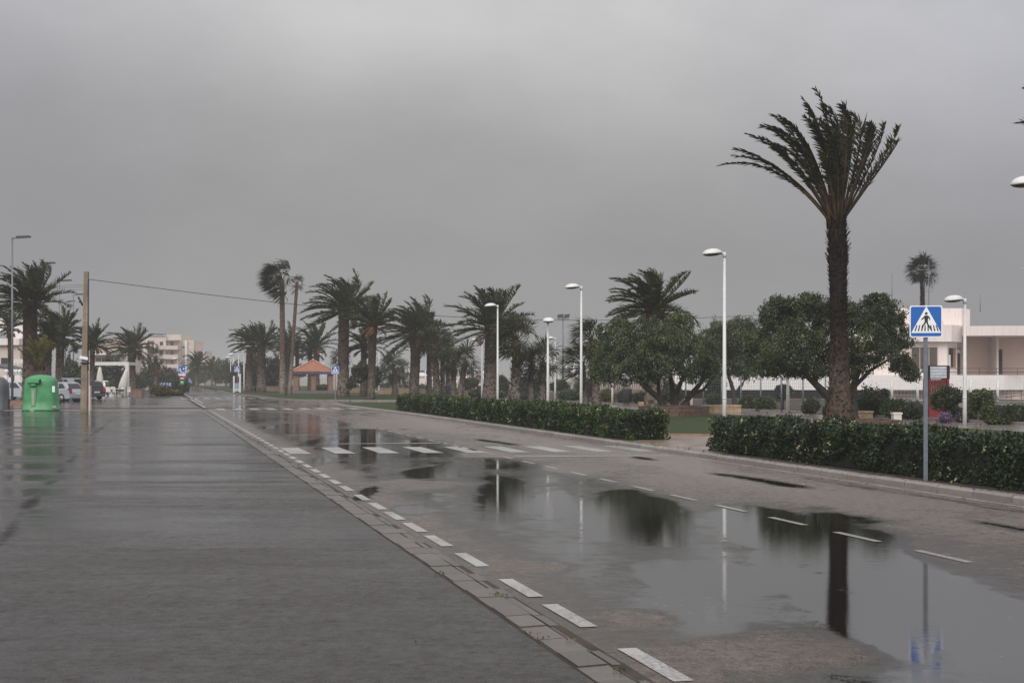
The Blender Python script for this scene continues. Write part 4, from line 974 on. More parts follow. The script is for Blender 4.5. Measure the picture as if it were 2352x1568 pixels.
# shrubs beside the promenade
SH = [
 (2056, 962, 70, 45, 'round clipped green shrub behind the white block seat', 'leaf_bright', {}),
 (2290, 974, 92, 48, 'largest round green shrub near the right edge', 'leaf_bright', {}),
 (2174, 968, 84, 80, 'leafy shrub on bare stems in front of the red kiosk', 'leaf_tree', dict(stems=9, ls=.13)),
 (2252, 970, 72, 78, 'leafy shrub on thin stems right of the promenade lamp', 'leaf_tree', dict(stems=10, ls=.13)),
 (2171, 971, 30, 22, 'purple flowering bush at the foot of the red kiosk', 'leaf_grey', dict(flower='flower_purple', ls=.07)),
 (2208, 969, 34, 18, 'low purple flowering bush left of the promenade lamp', 'leaf_grey', dict(flower='flower_purple', ls=.07)),
 (2004, 957, 100, 66, 'loose grey-green shrub right of the tallest palm', 'leaf_grey', dict(ls=.13, gap=.4)),
 (1862, 952, 48, 36, 'dark shrub left of the tallest palm trunk', 'leaf_tree', {}),
 (1902, 955, 26, 30, 'fresh green shrub touching the left side of the tallest palm', 'leaf_bright', {}),
 (1761, 944, 50, 35, 'round dark shrub between two mesh fence posts', 'leaf_tree', {}),
 (1716, 942, 44, 32, 'brown-green shrub right of the long stone bench', 'leaf_tree', {}),
 (1640, 931, 50, 28, 'clipped shrub behind the stone bench', 'leaf_bright', {}),
 (1472, 930, 42, 30, 'bright green shrub right of the litter bin', 'leaf_bright', {}),
 (1500, 931, 36, 30, 'yellow-green shrub behind the round brick bed', 'leaf_rust', {}),
 (1436, 928, 44, 34, 'dark shrub behind the litter bin', 'leaf_tree', {}),
 (1396, 925, 40, 30, 'rusty brown shrub left of the litter bin', 'leaf_rust', {}),
 (1310, 922, 72, 30, 'dark green shrub mass left of the windblown fan palms', 'leaf_tree', {}),
 (1288, 914, 50, 42, 'umbrella-shaped dark shrub behind the small promenade lamp', 'leaf_tree', dict(stems=7, ls=.16)),
 (1240, 910, 40, 46, 'bushy shrub behind the two short fan palms', 'leaf_grey', dict(ls=.16)),
 (1202, 908, 34, 44, 'bushy shrub right of the shaggy fan palm', 'leaf_grey', dict(ls=.16)),
 (1155, 906, 34, 42, 'bushy shrub right of the stout date palm', 'leaf_grey', dict(ls=.16)),
 (1080, 907, 46, 40, 'spreading grey shrub on stems right of the palm clump', 'leaf_grey', dict(ls=.16, stems=8)),
 (1098, 912, 50, 18, 'low hedge-like shrub left of the stout date palm', 'leaf_tree', dict(ls=.15)),
 (1150, 914, 44, 16, 'low hedge-like shrub right of the stout date palm', 'leaf_tree', dict(ls=.15)),
 (1212, 918, 50, 18, 'low dark shrub at the feet of the two short fan palms', 'leaf_tree', dict(ls=.15)),
 (970, 900, 28, 17, 'small round shrub between the swollen-necked palm and the slim grey palm', 'leaf_tree', dict(ls=.16)),
 (930, 899, 30, 16, 'small shrub below the grey-green fan palms', 'leaf_tree', dict(ls=.16)),
 (884, 899, 44, 20, 'wide shrub left of the grey-green fan palms', 'leaf_tree', dict(ls=.16)),
 (1012, 902, 30, 14, 'low shrub behind the palm clump', 'leaf_tree', dict(ls=.16)),
 (1798, 940, 52, 58, 'thin feathery grey shrub behind the mesh fence by the promenade lamp', 'leaf_grey', dict(stems=6, ls=.14, gap=.45)),
 (1646, 925, 50, 62, 'feathery grey shrub behind the mesh fence left of the nearest roadside lamp', 'leaf_grey', dict(stems=6, ls=.15, gap=.44)),
 (1545, 925, 60, 50, 'grey-green shrub seen between the stems of the multi-stemmed tree', 'leaf_grey', dict(ls=.15)),
 (1345, 914, 50, 40, 'pale fan-leaved shrub left of the second nearest roadside lamp', 'leaf_grey', dict(ls=.18)),
 (592+0, 899, 22, 12, 'round dark clipped shrub on the stone edge beside the far lamps', 'leaf_tree', dict(ls=.2)),
 (740, 900, 40, 18, 'dark shrub seen through the gazebo', 'leaf_tree', dict(ls=.2)),
 (815, 901, 40, 16, 'low dark shrub right of the thick date palm', 'leaf_tree', dict(ls=.18)),
 (2104, 963, 62, 42, 'dark loose shrub between the white block seat and the kiosk', 'leaf_tree', dict(gap=.4)),
 (2215, 966, 60, 34, 'low dark shrub behind the promenade lamp at the right', 'leaf_tree', dict(gap=.4)),
 (2330, 966, 60, 30, 'low dark shrub behind the largest round shrub', 'leaf_grey', dict(gap=.4)),
 (2340, 968, 40, 40, 'green shrub cut by the right edge of the picture', 'leaf_tree', {}),
]
for k, (x, yb, w_, h, lab, mm, kw) in enumerate(SH): shrub(x, yb, w_, h, lab, mm, seed=100+k, **kw)
shrub(368, 909, 50, 26, 'rust and green planter shrub beside the terracotta box', 'leaf_rust', ls=.18, seed=200, group='plants around the terrace', zg=0)
shrub(400, 908, 46, 13, 'low spreading yellow-green plant right of the terracotta box', 'leaf_rust', ls=.18, seed=201, group='plants around the terrace', zg=0)
shrub(262, 905, 40, 32, 'potted dark plant between the white terrace chairs', 'leaf_tree', ls=.2, seed=202, group='plants around the terrace', zg=0, Y=140)
# clipped dark hedge at the far junction
Yh = 178; mb = MB(); x0, x1 = XD(378, Yh), XD(438, Yh)
rt = thing('hedge', 'low dark hedge at the far junction behind the blue and red signs', 'hedge', ((x0+x1)/2, Yh, 0)); hw = (x1-x0)/2
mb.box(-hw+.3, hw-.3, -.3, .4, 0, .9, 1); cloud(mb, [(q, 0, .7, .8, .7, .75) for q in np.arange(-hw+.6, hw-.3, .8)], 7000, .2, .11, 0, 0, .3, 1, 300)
mb.build('foliage', [M['leaf_tree'], M['core']], rt)

# ------------------------------------------------------------------ lamps
def white_lamp(h, label, loc, rz, group, hs=1.0):
    root = thing('street_lamp', label, 'street lamp', loc, rz, group)
    MB().tube([(0, 0, -.05), (0, 0, .9), (0, 0, h-.12)], [.075, .07, .045], 12).tube([(0, 0, .95), (0, 0, 1.0)], [.078, .075], 12).build('pole', M['white_paint'], root)
    k = MB(); k.tube([(0, 0, h-.2), (0, 0, h-.02)], [.06, .06], 12); k.tube([(.02, 0, h-.05), (-.16, 0, h-.06)], [.045, .04], 10); k.build('bracket', M['white_paint'], root)
    pr = [(.01, .0), (.30, .0), (.335, .012), (.33, .045), (.295, .10), (.225, .15), (.13, .18), (.01, .19)]
    hd = MB().lathe(pr, 24, (0, 0, 0), sx=1.05, sy=.86).build('lamp_head', M['white_paint'], root); hd.location = (-.44, 0, h-.09); hd.rotation_euler = (0, R(-5), 0); hd.scale = (hs, hs, hs)
    MB().lathe([(.01, -.07), (.15, -.06), (.26, -.035), (.315, -.002), (.315, .006)], 24, sx=1.05, sy=.86).build('diffuser', M['lamp_glass'], hd)
    return root
g1 = 'white roadside lamps along the hedge'
def at(x, Y, z=GP): return (XD(x, Y), Y, z)
LA = white_lamp(6.0, 'nearest white roadside lamp fully in view, in front of the broad trees', at(1664, 48.8), TH, g1)
dup(LA, at(1335, 67), TH, 'white roadside lamp second nearest in view, beside the windblown fan palms')
dup(LA, at(1143, 84.6), TH, 'white roadside lamp standing in front of the stout date palm')
dup(LA, at(2398, 31.2), TH, 'white roadside lamp at the right edge, only its hood in the picture')
g2 = 'low white lamps on the promenade'
LP = white_lamp(4.5, 'low white lamp at the right, by the shrubs in front of the flat-roofed building', at(2216, 50.4), TH, g2)
for x, Y, lab in ((1809.5, 61, 'low white promenade lamp rising into the widest tree, left of the tallest palm'), (1588.5, 77, 'low white promenade lamp behind the stems of the multi-stemmed tree'),
                  (1406.6, 89, 'low white promenade lamp left of the litter bin'), (1275, 101, 'low white promenade lamp below the tall floodlight mast'), (1107, 105, 'low white promenade lamp left of the stout date palm'),
                  (1187, 126, 'low white promenade lamp behind the shaggy fan palm'), (946, 141, 'low white promenade lamp beside the swollen-necked palm'), (870.5, 142, 'low white promenade lamp left of the grey-green fan palms'),
                  (799, 146, 'low white lamp right behind the thick date palm by the gazebo'), (743, 175, 'low white lamp seen through the right bay of the gazebo'), (670, 185, 'low white lamp behind the twin slim palms')):
    dup(LP, at(x, Y), TH, lab)
dup(LP, at(1258.5, 69.5), R(92), 'low white lamp facing the camera beside two short fan palms')
g3 = 'white lamps on the far avenue'
LF = white_lamp(5.2, 'nearest of the far avenue lamps, its hood turned right', at(560.5, 160), TH+math.pi, g3, 1.3)
for x, Y, lab in ((548, 188, 'far avenue lamp second in the row, beside the small blue crossing sign'), (536.7, 220, 'far avenue lamp third in the row, behind the info panel'), (529.5, 250, 'far avenue lamp fourth in the row'), (516, 290, 'far avenue lamp fifth in the row, above the street trees'),
                  (506, 330, 'far avenue lamp sixth in the row'), (499, 370, 'far avenue lamp seventh in the row'), (494, 420, 'farthest lamp of the avenue row')):
    dup(LF, at(x, Y), TH, lab)
for x, y, lab in ((224, 817, 'hazy white lamp left-most of the group above the pergola'), (243, 817, 'hazy white lamp second of the group above the pergola'), (238, 822, 'hazy lower white lamp in the group above the pergola'), (256, 821, 'hazy white lamp fourth of the group above the pergola'),
                  (264, 824, 'hazy white lamp right-most of the group above the pergola'), (407, 822, 'hazy white lamp in front of the apartment block'), (443, 852, 'small hazy white lamp right of the blue children sign')):
    dup(LF, at(x, (5.2-1.7)*F0/(HY-y), 0), TH, lab)
# tall grey street lamps on the left
def grey_lamp(label, loc, rz):
    root = thing('street_lamp', label, 'street lamp', loc, rz, 'tall grey street lamps on the left')
    MB().tube([(0, 0, 0), (0, 0, 5), (0, 0, 10.9)], [.085, .07, .05], 12).build('pole', M['galv'], root)
    MB().tube([(-.05, 0, 10.85), (.35, 0, 10.95)], [.05, .045], 8).build('bracket', M['galv'], root)
    hd = MB(); hd.prism([(.25, 10.86), (1.15, 10.93), (1.2, 11.0), (1.1, 11.06), (.3, 11.02)], -.14, .14, 'y'); hd.build('lamp_head', M['dark_metal'], root)
    return root
GL = grey_lamp('nearest tall grey street lamp at the left edge', at(28, 93, 0), R(3))
for x, y, lab in ((92.5, 603, 'second tall grey street lamp, behind the thick palm'), (136, 643, 'third tall grey street lamp, above the dark palm'), (168.5, 675, 'fourth tall grey street lamp, left of the utility pole'), (150, 691, 'farthest tall grey street lamp')):
    dup(GL, at(x, 9.2*F0/(HY-y), 0), R(3), lab)
# floodlight mast
fl = thing('floodlight_mast', 'tall thin mast with two sports floodlights beyond the promenade', 'floodlight', at(1293, 170, 0))
MB().tube([(0, 0, 0), (0, 0, 9.4)], [.16, .07], 10).build('mast', M['galv'], fl)
MB().box(-.6, .75, -.1, .1, 8.7, 8.8).build('crossbar', M['galv'], fl)
for dx in (-.35, .45):
    fo = MB().prism([(-.35, 0), (.3, .06), (.38, .5), (-.28, .42)], -.2, .2, 'y').build('floodlight', M['dark_metal'], fl); fo.location = (dx, 0, 8.85)

# ------------------------------------------------------------------ signs
def rsq(w_, h, r, n=5):
    p = []
    for cx_, cz, a0 in ((w_-r, h-r, 0), (-w_+r, h-r, 90), (-w_+r, -h+r, 180), (w_-r, -h+r, 270)):
        for k in range(n+1): a = R(a0+90*k/n); p.append((cx_+r*math.cos(a), cz+r*math.sin(a)))
    return p
def disc(cx_, cz, r, n=16): return [(cx_+r*math.cos(2*math.pi*k/n), cz+r*math.sin(2*math.pi*k/n)) for k in range(n)]
def ped_sign(label, loc, rz, zc, half, post_h, pr=.03):
    root = thing('crossing_sign', label, 'road sign', loc, rz, 'pedestrian crossing signs')
    MB().box(-pr, pr, .03, .03+2*pr*.6, -.05, post_h).build('post', M['galv'], root)
    pl = MB().prism(rsq(half, half, half*.14), 0, .025).build('plate', M['sign_white'], root); pl.location = (0, 0, zc)
    k = half/170.0
    f = lambda x, y: ((x-550)*k, (484-y)*k)
    MB().prism(rsq(half*.93, half*.93, half*.11), -.003, .001).build('blue_field', M['sign_blue'], pl)
    MB().prism([f(553, 322), f(706, 607), f(396, 607)][::-1], -.006, -.002).build('white_triangle', M['sign_white'], pl)
    pk = MB()
    def pp(pts): pk.prism([f(*p) for p in pts][::-1], -.009, -.0055)
    pp([(552+14.5*math.cos(a*.3927), 399+14.5*math.sin(a*.3927)) for a in range(16)])
    pp([(538,420),(566,420),(572,436),(568,490),(536,490),(532,436)])
    pp([(538,421),(534,446),(506,470),(498,464),(524,436)]); pp([(566,421),(582,432),(593,452),(592,472),(584,470),(582,454),(568,442)])
    pp([(536,488),(556,488),(548,502),(524,530),(518,560),(505,558),(512,524)]); pp([(552,489),(568,488),(574,512),(590,536),(606,566),(594,570),(576,542),(558,510)])
    for i in range(8):
        if i == 3: pass
        xb = 430+34*i; xt = 450+28.5*i; pp([(xt, 524), (xt+11, 524), (xb+13, 587), (xb, 587)])
    pk.build('pictogram', M['sign_black'], pl)
    return root
Ys = 23.2
ped_sign('large blue pedestrian crossing sign on a grey post in front of the near hedge', at(2127, Ys), R(-8), ZD(738, Ys)-GP, 36.5*Ys/F0, ZD(706, Ys)-GP, 4.6*Ys/F0)
ped_sign('small blue pedestrian crossing sign right of the gazebo', at(770, 94), R(4), ZD(850, 94)-GP, .25, ZD(843, 94)-GP)
ped_sign('far blue pedestrian crossing sign beside the white info panel', at(544.5, 152), R(8), ZD(847.5, 152)-GP, .30, ZD(842, 152)-GP)
# sign stack at the far junction
Yk = 170; root = thing('sign_post', 'post with blue children-playing sign over red no-entry and green signs', 'road sign', at(418.3, Yk, 0))
MB().tube([(0, 0, -.05), (0, 0, 3.3)], .045, 8).build('post', M['galv'], root)
hw, zt, zb = .42, ZD(840.5, Yk), ZD(862.5, Yk); zc = (zt+zb)/2
pl = MB().prism(rsq(hw, (zt-zb)/2, .05), 0, .03).build('residential_sign', M['sign_white'], root); pl.location = (0, -.08, zc)
MB().prism([(x*.93, z+.10) for x, z in rsq(hw, (zt-zb)/2-.11, .04)], -.006, .002).build('blue_field', M['sign_blue'], pl)
pg = MB()
for pts in ([(-.28,.25),(-.2,.25),(-.12,.05),(-.2,.0),(-.3,.05)], [(-.26,.38),(-.18,.38),(-.18,.29),(-.26,.29)], [(-.2,.02),(-.12,-.12),(-.18,-.14),(-.26,.0)], [(.1,.28),(.2,.36),(.3,.28),(.26,.16),(.14,.16)], [(-.1,-.2),(.0,-.12),(.06,-.2),(.0,-.3)], [(.08,-.15),(.28,-.15),(.34,-.24),(.28,-.3),(.08,-.28)], [(-.2,-.2),(-.05,.02),(-.02,0),(-.15,-.24)]):
    pg.prism(pts[::-1], -.012, -.005)
pg.build('pictogram', M['sign_white'], pl)
MB().prism(disc(.16, .0, .09), -.014, -.004).build('red_disc', M['sign_red'], pl)
ne = MB().prism(disc(0, 0, .30, 24), 0, .03).build('no_entry_sign', M['sign_red'], root); ne.location = (0, -.08, ZD(868.7, Yk)); ne['label'] = 'round red no-entry disc with white bar'
MB().prism([(-.2, -.055), (.2, -.055), (.2, .055), (-.2, .055)], -.006, .002).build('bar', M['sign_white'], ne)
gn = MB().prism(rsq(.24, .28, .05), 0, .03).build('green_sign', M['sign_green'], root); gn.location = (0, -.08, ZD(877.5, Yk))
MB().prism([(-.13, -.08), (.02, .0), (.12, -.09), (.13, .06), (-.05, .12)][::-1], -.006, .002).build('mark', M['sign_white'], gn)
# small blue triangle sign
root = thing('road_sign', 'little pale blue triangular sign right of the green sign', 'road sign', at(435, 185, 0))
MB().tube([(0, 0, 0), (0, 0, 1.3)], .03, 6).build('post', M['galv'], root)
MB().prism([(-.4, 1.05), (.4, 1.05), (0, 1.75)][::-1], -.05, -.02).build('plate', mat('pale_blue_sign', (.25, .33, .55), .5, .1), root)
# chevron board
Yc = 172; root = thing('chevron_board', 'long low blue board with four white chevrons pointing left', 'road sign', at(380, Yc, 0))
for dx in (-.5, .42): MB().tube([(dx, .05, 0), (dx, .05, .7)], .035, 6).build('post', M['galv'], root)
hw = 13.6*Yc/F0; z0, z1 = ZD(886.3, Yc), ZD(878.7, Yc); bd = MB().prism([(-hw, z0), (hw, z0), (hw, z1), (-hw, z1)], -.02, .02).build('board', M['sign_blue'], root)
ch = MB(); zm = (z0+z1)/2; hz_ = (z1-z0)/2
for k in range(4):
    c = -hw+hw*2*(k+.35)/4
    ch.prism([(c-.10, zm), (c+.12, z1-.01), (c+.24, z1-.01), (c+.02, zm), (c+.24, z0+.01), (c+.12, z0+.01)], -.028, -.022)
ch.build('chevrons', M['sign_white'], bd)
# info panel beside the avenue
Yi = 158; root = thing('info_panel', 'white framed information panel with a pale blue poster beside the far lamps', 'sign', at(544.5, Yi))
za, zb = ZD(858, Yi)-GP, 0; hw = 7*Yi/F0
for dx, n_ in ((-hw, 1), (hw, 1)): MB().box(dx-.09, dx+.09, -.12, .12, -.05, za-(.25 if dx < 0 else 0)).build('post', M['white_paint'], root)
MB().box(-hw+.1, hw-.1, -.05, .05, .15, .42).build('base_board', M['white_paint'], root)
MB().box(-hw+.1, hw-.1, -.04, .04, .45, 1.05).build('poster', mat('pale_blue_poster', (.30, .42, .52), .3, .2, 2), root)
MB().box(-hw+.1, hw-.1, -.03, .03, 1.06, za-.35).build('pane', M['glass_dark'], root)

# ------------------------------------------------------------------ gazebo
Yg = 152; root = thing('gazebo', 'square gazebo with orange tiled pyramid roof on brick pillars', 'gazebo', at(719, Yg), R(9))
s = Yg/F0; e = 51*s; zi = ZD(856.5, Yg)-GP; zp = ZD(828, Yg)-GP; zf = ZD(853.8, Yg)-GP
mb = MB(); n = 26                                         # four pitched faces with ribs of pan tiles
for q in range(4):
    ca, sa = math.cos(q*math.pi/2), math.sin(q*math.pi/2)
    for k in range(n):
        x0, x1 = -e+2*e*k/n, -e+2*e*(k+1)/n; xm = (x0+x1)/2
        def up_(x, lift=0):
            t = 1-abs(x)/e; return [(x, -e, zf+lift), (x, -e*(1-t), zf+(zp-zf)*t+lift)]
        for a_, b2, l0, l1 in ((x0, xm, 0, .07), (xm, x1, .07, 0)):
            A, B_ = up_(a_, l0), up_(b2, l1); v = [A[0], B_[0], B_[1], A[1]]
            mb.add([(x*ca-y*sa, x*sa+y*ca, z) for x, y, z in v], [(0, 1, 2, 3)])
mb.build('roof', M['tile'], root)
rd = MB()
for q in range(4):
    a = R(45+90*q); rd.tube([(math.cos(a)*e*1.414, math.sin(a)*e*1.414, zf+.06), (0, 0, zp+.08)], [.09, .09], 6)
rd.build('ridge', mat('pale_ridge_tile', (.50, .28, .2), .8), root)
MB().tube([(0, 0, zp), (0, 0, zp+.22)], [.14, .03], 8).build('finial', M['wall_cream'], root)
MB().box(-e+.02, e-.02, -e+.02, e-.02, zi-.12, zf-.01).build('fascia', M['purple_board'], root)
for dx in (-1, 1):
    for dy in (-1, 1): MB().box(dx*(e-.55)-.27, dx*(e-.55)+.27, dy*(e-.55)-.27, dy*(e-.55)+.27, .3, zi-.13).build('pillar', M['brick'], root)
MB().box(-.24, .24, -e+.28, -e+.76, .3, zi-.13).build('pillar', M['brick'], root)
MB().box(-e, e, -e, e, 0, .28).build('platform', M['deck'], root)

# ------------------------------------------------------------------ planters, benches, walls of stone
def wall(name, label, pts, h, th, m, cat='wall', group=None, zg=GP):
    (x0, y0), (x1, y1) = pts; L = math.hypot(x1-x0, y1-y0); a = math.atan2(y1-y0, x1-x0)
    root = thing(name, label, cat, (x0, y0, zg), a, group)
    MB().box(0, L, 0, th, -.1, h).build('masonry', M[m], root); MB().box(-.03, L+.03, -.03, th+.03, h+.001, h+.06).build('coping', M['kerb'] if m != 'stone_dark' else M['stone_dark'], root)
    return root
def ringbed(label, x0, x1, yb, h, m, name='raised_bed', depth=2.6, zg=GP):
    Y = YB(yb, zg); root = thing(name, label, 'planter', at((x0+x1)/2, Y+depth/2, zg)); rx = (x1-x0)/2*Y/F0
    n = 10; out = [(rx*math.cos(2*math.pi*k/n+.31)*1.04, depth/2*math.sin(2*math.pi*k/n+.31)) for k in range(n)]; inn = [(x*.84, y*.78) for x, y in out]
    mb = MB()
    for k in range(n):
        a, b2, c, d = out[k], out[(k+1) % n], inn[(k+1) % n], inn[k]
        mb.prism([a, b2, c, d], -.05, h, 'z')
    mb.build('rim', M[m], root); MB().prism([(x*.9, y*.9) for x, y in out], 0, h-.06, 'z').build('soil', M['soil'], root)
    return root
ringbed('low round dark brick bed under the multi-stemmed tree', 1466, 1628, 957, .42, 'stone_dark', depth=4.6)
ringbed('very low dark brick bed behind the tallest palm', 1852, 2068, 975, .13, 'stone_dark', depth=3.6)
def block(name, label, x0, x1, yt, yb, m, d=.6, cat='bench', rz=0, zg=GP, group=None):
    Y = YB(yb, zg); root = thing(name, label, cat, at((x0+x1)/2, Y+d/2, zg), rz, group); hw = (x1-x0)/2*Y/F0; h = ZD(yt, Y)-zg
    MB().box(-hw, hw, -d/2, d/2, -.05, h-.07).build('base', M[m], root); MB().box(-hw-.03, hw+.03, -d/2-.03, d/2+.03, h-.068, h).build('slab', M[m], root); return root
block('stone_bench', 'long low sandstone bench behind the nearest roadside lamp', 1612, 1700, 930, 948, 'sand_stone')
block('stone_bench', 'short sandstone bench left of the round brick bed', 1467, 1485, 923, 934, 'sand_stone')
block('stone_bench', 'golden sandstone bench right of the tallest palm', 1968, 2001, 944, 961, 'sand_stone')
block('block_seat', 'white concrete block standing alone by the round shrub', 2050, 2068, 947, 965, 'wall_white', .4, 'seat')
for a in (('low sandy stone wall left of the gazebo', 562, 666, 175, .55), ('low sandy stone wall right of the gazebo', 775, 862, 158, .55), ('low sandy stone wall behind the grey-green fan palms', 866, 948, 144, .55), ('low sandy stone wall between swollen-necked palm and clump', 950, 1000, 140, .5)):
    wall('stone_wall', a[0], [(XD(a[1], a[3]), a[3]), (XD(a[2], a[3]), a[3]-3)], a[4], .4, 'stone', group='low stone walls in the park')
wall('stone_wall', 'short low stone wall right of the palm clump', [(XD(1060, 118), 118), (XD(1074, 118), 118)], .5, .4, 'stone', group='low stone walls in the park')
# litter bins
for x, Y, lab in ((1440, 87, 'dark litter bin on the promenade left of the multi-stemmed tree'), (1033+0, 118, 'dark litter bin behind the palm clump'), (1103, 120, 'dark litter bin left of the stout palm')):
    root = thing('litter_bin', lab, 'bin', at(x, Y), 0, 'dark litter bins on the promenade')
    MB().lathe([(.2, .25), (.27, .3), (.31, .95), (.31, 1.0), (.26, 1.0), (.24, .6), (.01, .5)], 14).build('bucket', M['dark_metal'], root)
    MB().box(-.2, -.15, -.03, .03, -.03, .32).box(.15, .2, -.03, .03, -.03, .32).build('stand', M['dark_metal'], root)
# bollards near the kiosk
for x, lab in ((2118.5, 'left one of two little white bollards beside the kiosk'), (2123, 'right one of two little white bollards beside the kiosk')):
    root = thing('bollard', lab, 'bollard', at(x, 58), 0, 'little white bollards'); MB().tube([(0, 0, -.05), (0, 0, .42)], [.05, .045], 8).build('post', M['white_paint'], root); MB().lathe([(.05, 0), (.045, .03), (.01, .05)], 8, (0, 0, .42)).build('cap', M['white_paint'], root)

# ------------------------------------------------------------------ fences
def mesh_fence(label, x0, x1, Y0, Y1, h, posts, pm, zb=GP, wire=.16, group='mesh fences behind the promenade'):
    a, b2 = np.array((XD(x0, Y0), Y0)), np.array((XD(x1, Y1), Y1)); L = np.linalg.norm(b2-a); an = math.atan2(*(b2-a)[::-1])
    root = thing('mesh_fence', label, 'fence', (a[0], a[1], zb), an, group)
    for k in range(posts): MB().tube([(L*k/(posts-1), 0, -.05), (L*k/(posts-1), 0, h)], .045 if pm == 'galv' else .07, 6).build('post', M[pm], root)
    mb = MB()
    for z in np.arange(.1, h-.02, wire): mb.box(0, L, .05, .056, z, z+.007)
    for x in np.arange(0, L, wire): mb.box(x, x+.006, .057, .063, .05, h-.05)
    mb.build('mesh', M[pm], root); return root
mesh_fence('grey chain-link fence with thin posts between the broad trees', 1575, 1950, 80, 68, 1.75, 9, 'galv')
mesh_fence('white mesh fence with square posts on a concrete wall in front of the flat-roofed building', 1990, 2420, 67, 63, .95, 8, 'white_paint', zb=.72)
a = W(1980, 0, 67); b_ = W(2430, 0, 63)
wall('concrete_wall', 'long grey concrete wall under the white mesh fence', [(a[0], 66.9), (b_[0], 62.9)], .56, .25, 'concrete')
mesh_fence('pale fence at the back of the beach, behind the grey-green fan palms', 866, 1110, 190, 185, 2.6, 14, 'white_paint', wire=.5)
mesh_fence('tall pale fence of the sports court behind the floodlight mast', 1200, 1390, 160, 150, 3.2, 12, 'white_paint', wire=.45)
root = thing('picket_fence', 'brown wooden picket fence left of the multi-stemmed tree', 'fence', at(1355, 140)); L = 300*140/F0*.85; pk = MB()
for x in np.arange(0, L, .18): pk.box(x, x+.11, 0, .03, 0, 1.5)
pk.build('pickets', mat('weathered_wood', (.26, .17, .13), .85, .3, 3), root); MB().box(0, L, .035, .08, .3, .4).box(0, L, .035, .08, 1.1, 1.2).build('rails', M['rust'], root)

# ------------------------------------------------------------------ buildings
def B(parent, name, x0, x1, y0, y1, z0, z1, m, label=None):
    o = MB().box(x0, x1, y0, y1, z0, z1).build(name, M[m], parent)
    if label: o['label'] = label
    return o
# flat-roofed building on the right (frame: local x to the right, y away)
Yb = 105; bx = lambda zx: 26.8+.00706*zx-30.0; bz = lambda zy: ZD(631.6+.21966*zy, Yb)
root = thing('flat_roofed_building', 'pale pink flat-roofed building with terrace and deep loggia at the right', 'building', (30, Yb, 0))
def ngon(parent, name, pts, z0, z1, m):
    return MB().prism(pts, z0, z1, 'z').build(name, M[m], parent)
z_t0, z_t1 = bz(1200), bz(1045)
ngon(root, 'terrace_wall', [(-18, 6), (-18, 0), (bx(1350), 0), (bx(1600), .9), (14, .9), (14, 6)], z_t0, z_t1, 'wall_white')
B(root, 'basement', -17.8, 13.8, 1.2, 6, 0, z_t0-.003, 'wall_tan')
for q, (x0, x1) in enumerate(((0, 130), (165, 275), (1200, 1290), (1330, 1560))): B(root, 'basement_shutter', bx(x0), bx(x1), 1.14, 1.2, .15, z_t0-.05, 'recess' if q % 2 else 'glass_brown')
B(root, 'basement_opening', -17.5, bx(-20), 1.1, 1.2, z_t0-.62, z_t0-.04, 'glass_dark')
# upper floor: front wing with chamfered corner
zu0, zu1 = z_t1-.1, bz(690)
fy = 1.9
ngon(root, 'front_wall', [(bx(-300), 9), (bx(-300), fy), (bx(835), fy), (bx(1015), fy+1.6), (bx(1040), 9)], z_t1-.6, zu1, 'wall_pink')
band = ngon(root, 'roof_band', [(bx(-340), 9.2), (bx(-340), fy-.55), (bx(860), fy-.55), (bx(1040), fy+1.0), (bx(1060), 9.2)], zu1+.002, bz(512), 'wall_pink')
ngon(root, 'upper_block', [(bx(300), 9.6), (bx(300), 3.6), (bx(1065), 3.6), (bx(1240), 5.4), (bx(1240), 9.6)], bz(512)+.002, bz(322), 'wall_pink')
def win(x0, x1, y0, y1, y, m, nm='window', bars=1, par=None):
    z0, z1 = bz(y1), bz(y0); X0, X1 = bx(x0), bx(x1)
    f = MB(); t = .07
    f.box(X0, X0+t, y-.05, y+.02, z0, z1).box(X1-t, X1, y-.05, y+.02, z0, z1).box(X0+t, X1-t, y-.05, y+.02, z1-t, z1).box(X0+t, X1-t, y-.05, y+.02, z0, z0+t)
    for k in range(bars): xx = X0+(X1-X0)*(k+1)/(bars+1); f.box(xx-.025, xx+.025, y-.045, y+.01, z0+t, z1-t)
    w_ = f.build(nm, M['wall_tan'], root); MB().box(X0+t, X1-t, y-.03, y-.001, z0+t, z1-t).build('pane', M[m], w_); return w_
win(447, 738, 740, 985, fy-.01, 'glass_brown', bars=2)
win(215, 330, 760, 985, fy-.01, 'glass_dark', bars=1)
# chamfered corner window
cw = MB(); import mathutils
p0, p1 = np.array((bx(835), fy)), np.array((bx(1015), fy+1.6)); d = p1-p0; nn_ = np.array((d[1], -d[0]))/np.hypot(*d)
def onch(t, o=.02): q = p0+d*t+nn_*o; return q
za, zb = bz(970), bz(748)
def chbox(mb, t0, t1, z0, z1, o0, o1):
    a, b2, c, e_ = onch(t0, o1), onch(t1, o1), onch(t1, o0), onch(t0, o0); mb.prism([tuple(a), tuple(b2), tuple(c), tuple(e_)], z0, z1, 'z')
chbox(cw, .06, .1, za, zb, 0, .05); chbox(cw, .8, .84, za, zb, 0, .05); chbox(cw, .1, .8, zb-.06, zb, 0, .05); chbox(cw, .1, .8, za, za+.06, 0, .05)
cw = cw.build('window', M['wall_tan'], root); mb = MB(); chbox(mb, .1, .56, za+.06, zb-.06, .002, .02); mb.build('pane', M['glass_dark'], cw)
mb = MB(); chbox(mb, .56, .8, za+.06, zb-.06, .002, .025); mb.build('shutter', M['terracotta'], cw)
mb = MB(); chbox(mb, .1, .3, za+.1, za+1.0, .022, .04); mb.build('notice', M['sign_white'], cw)
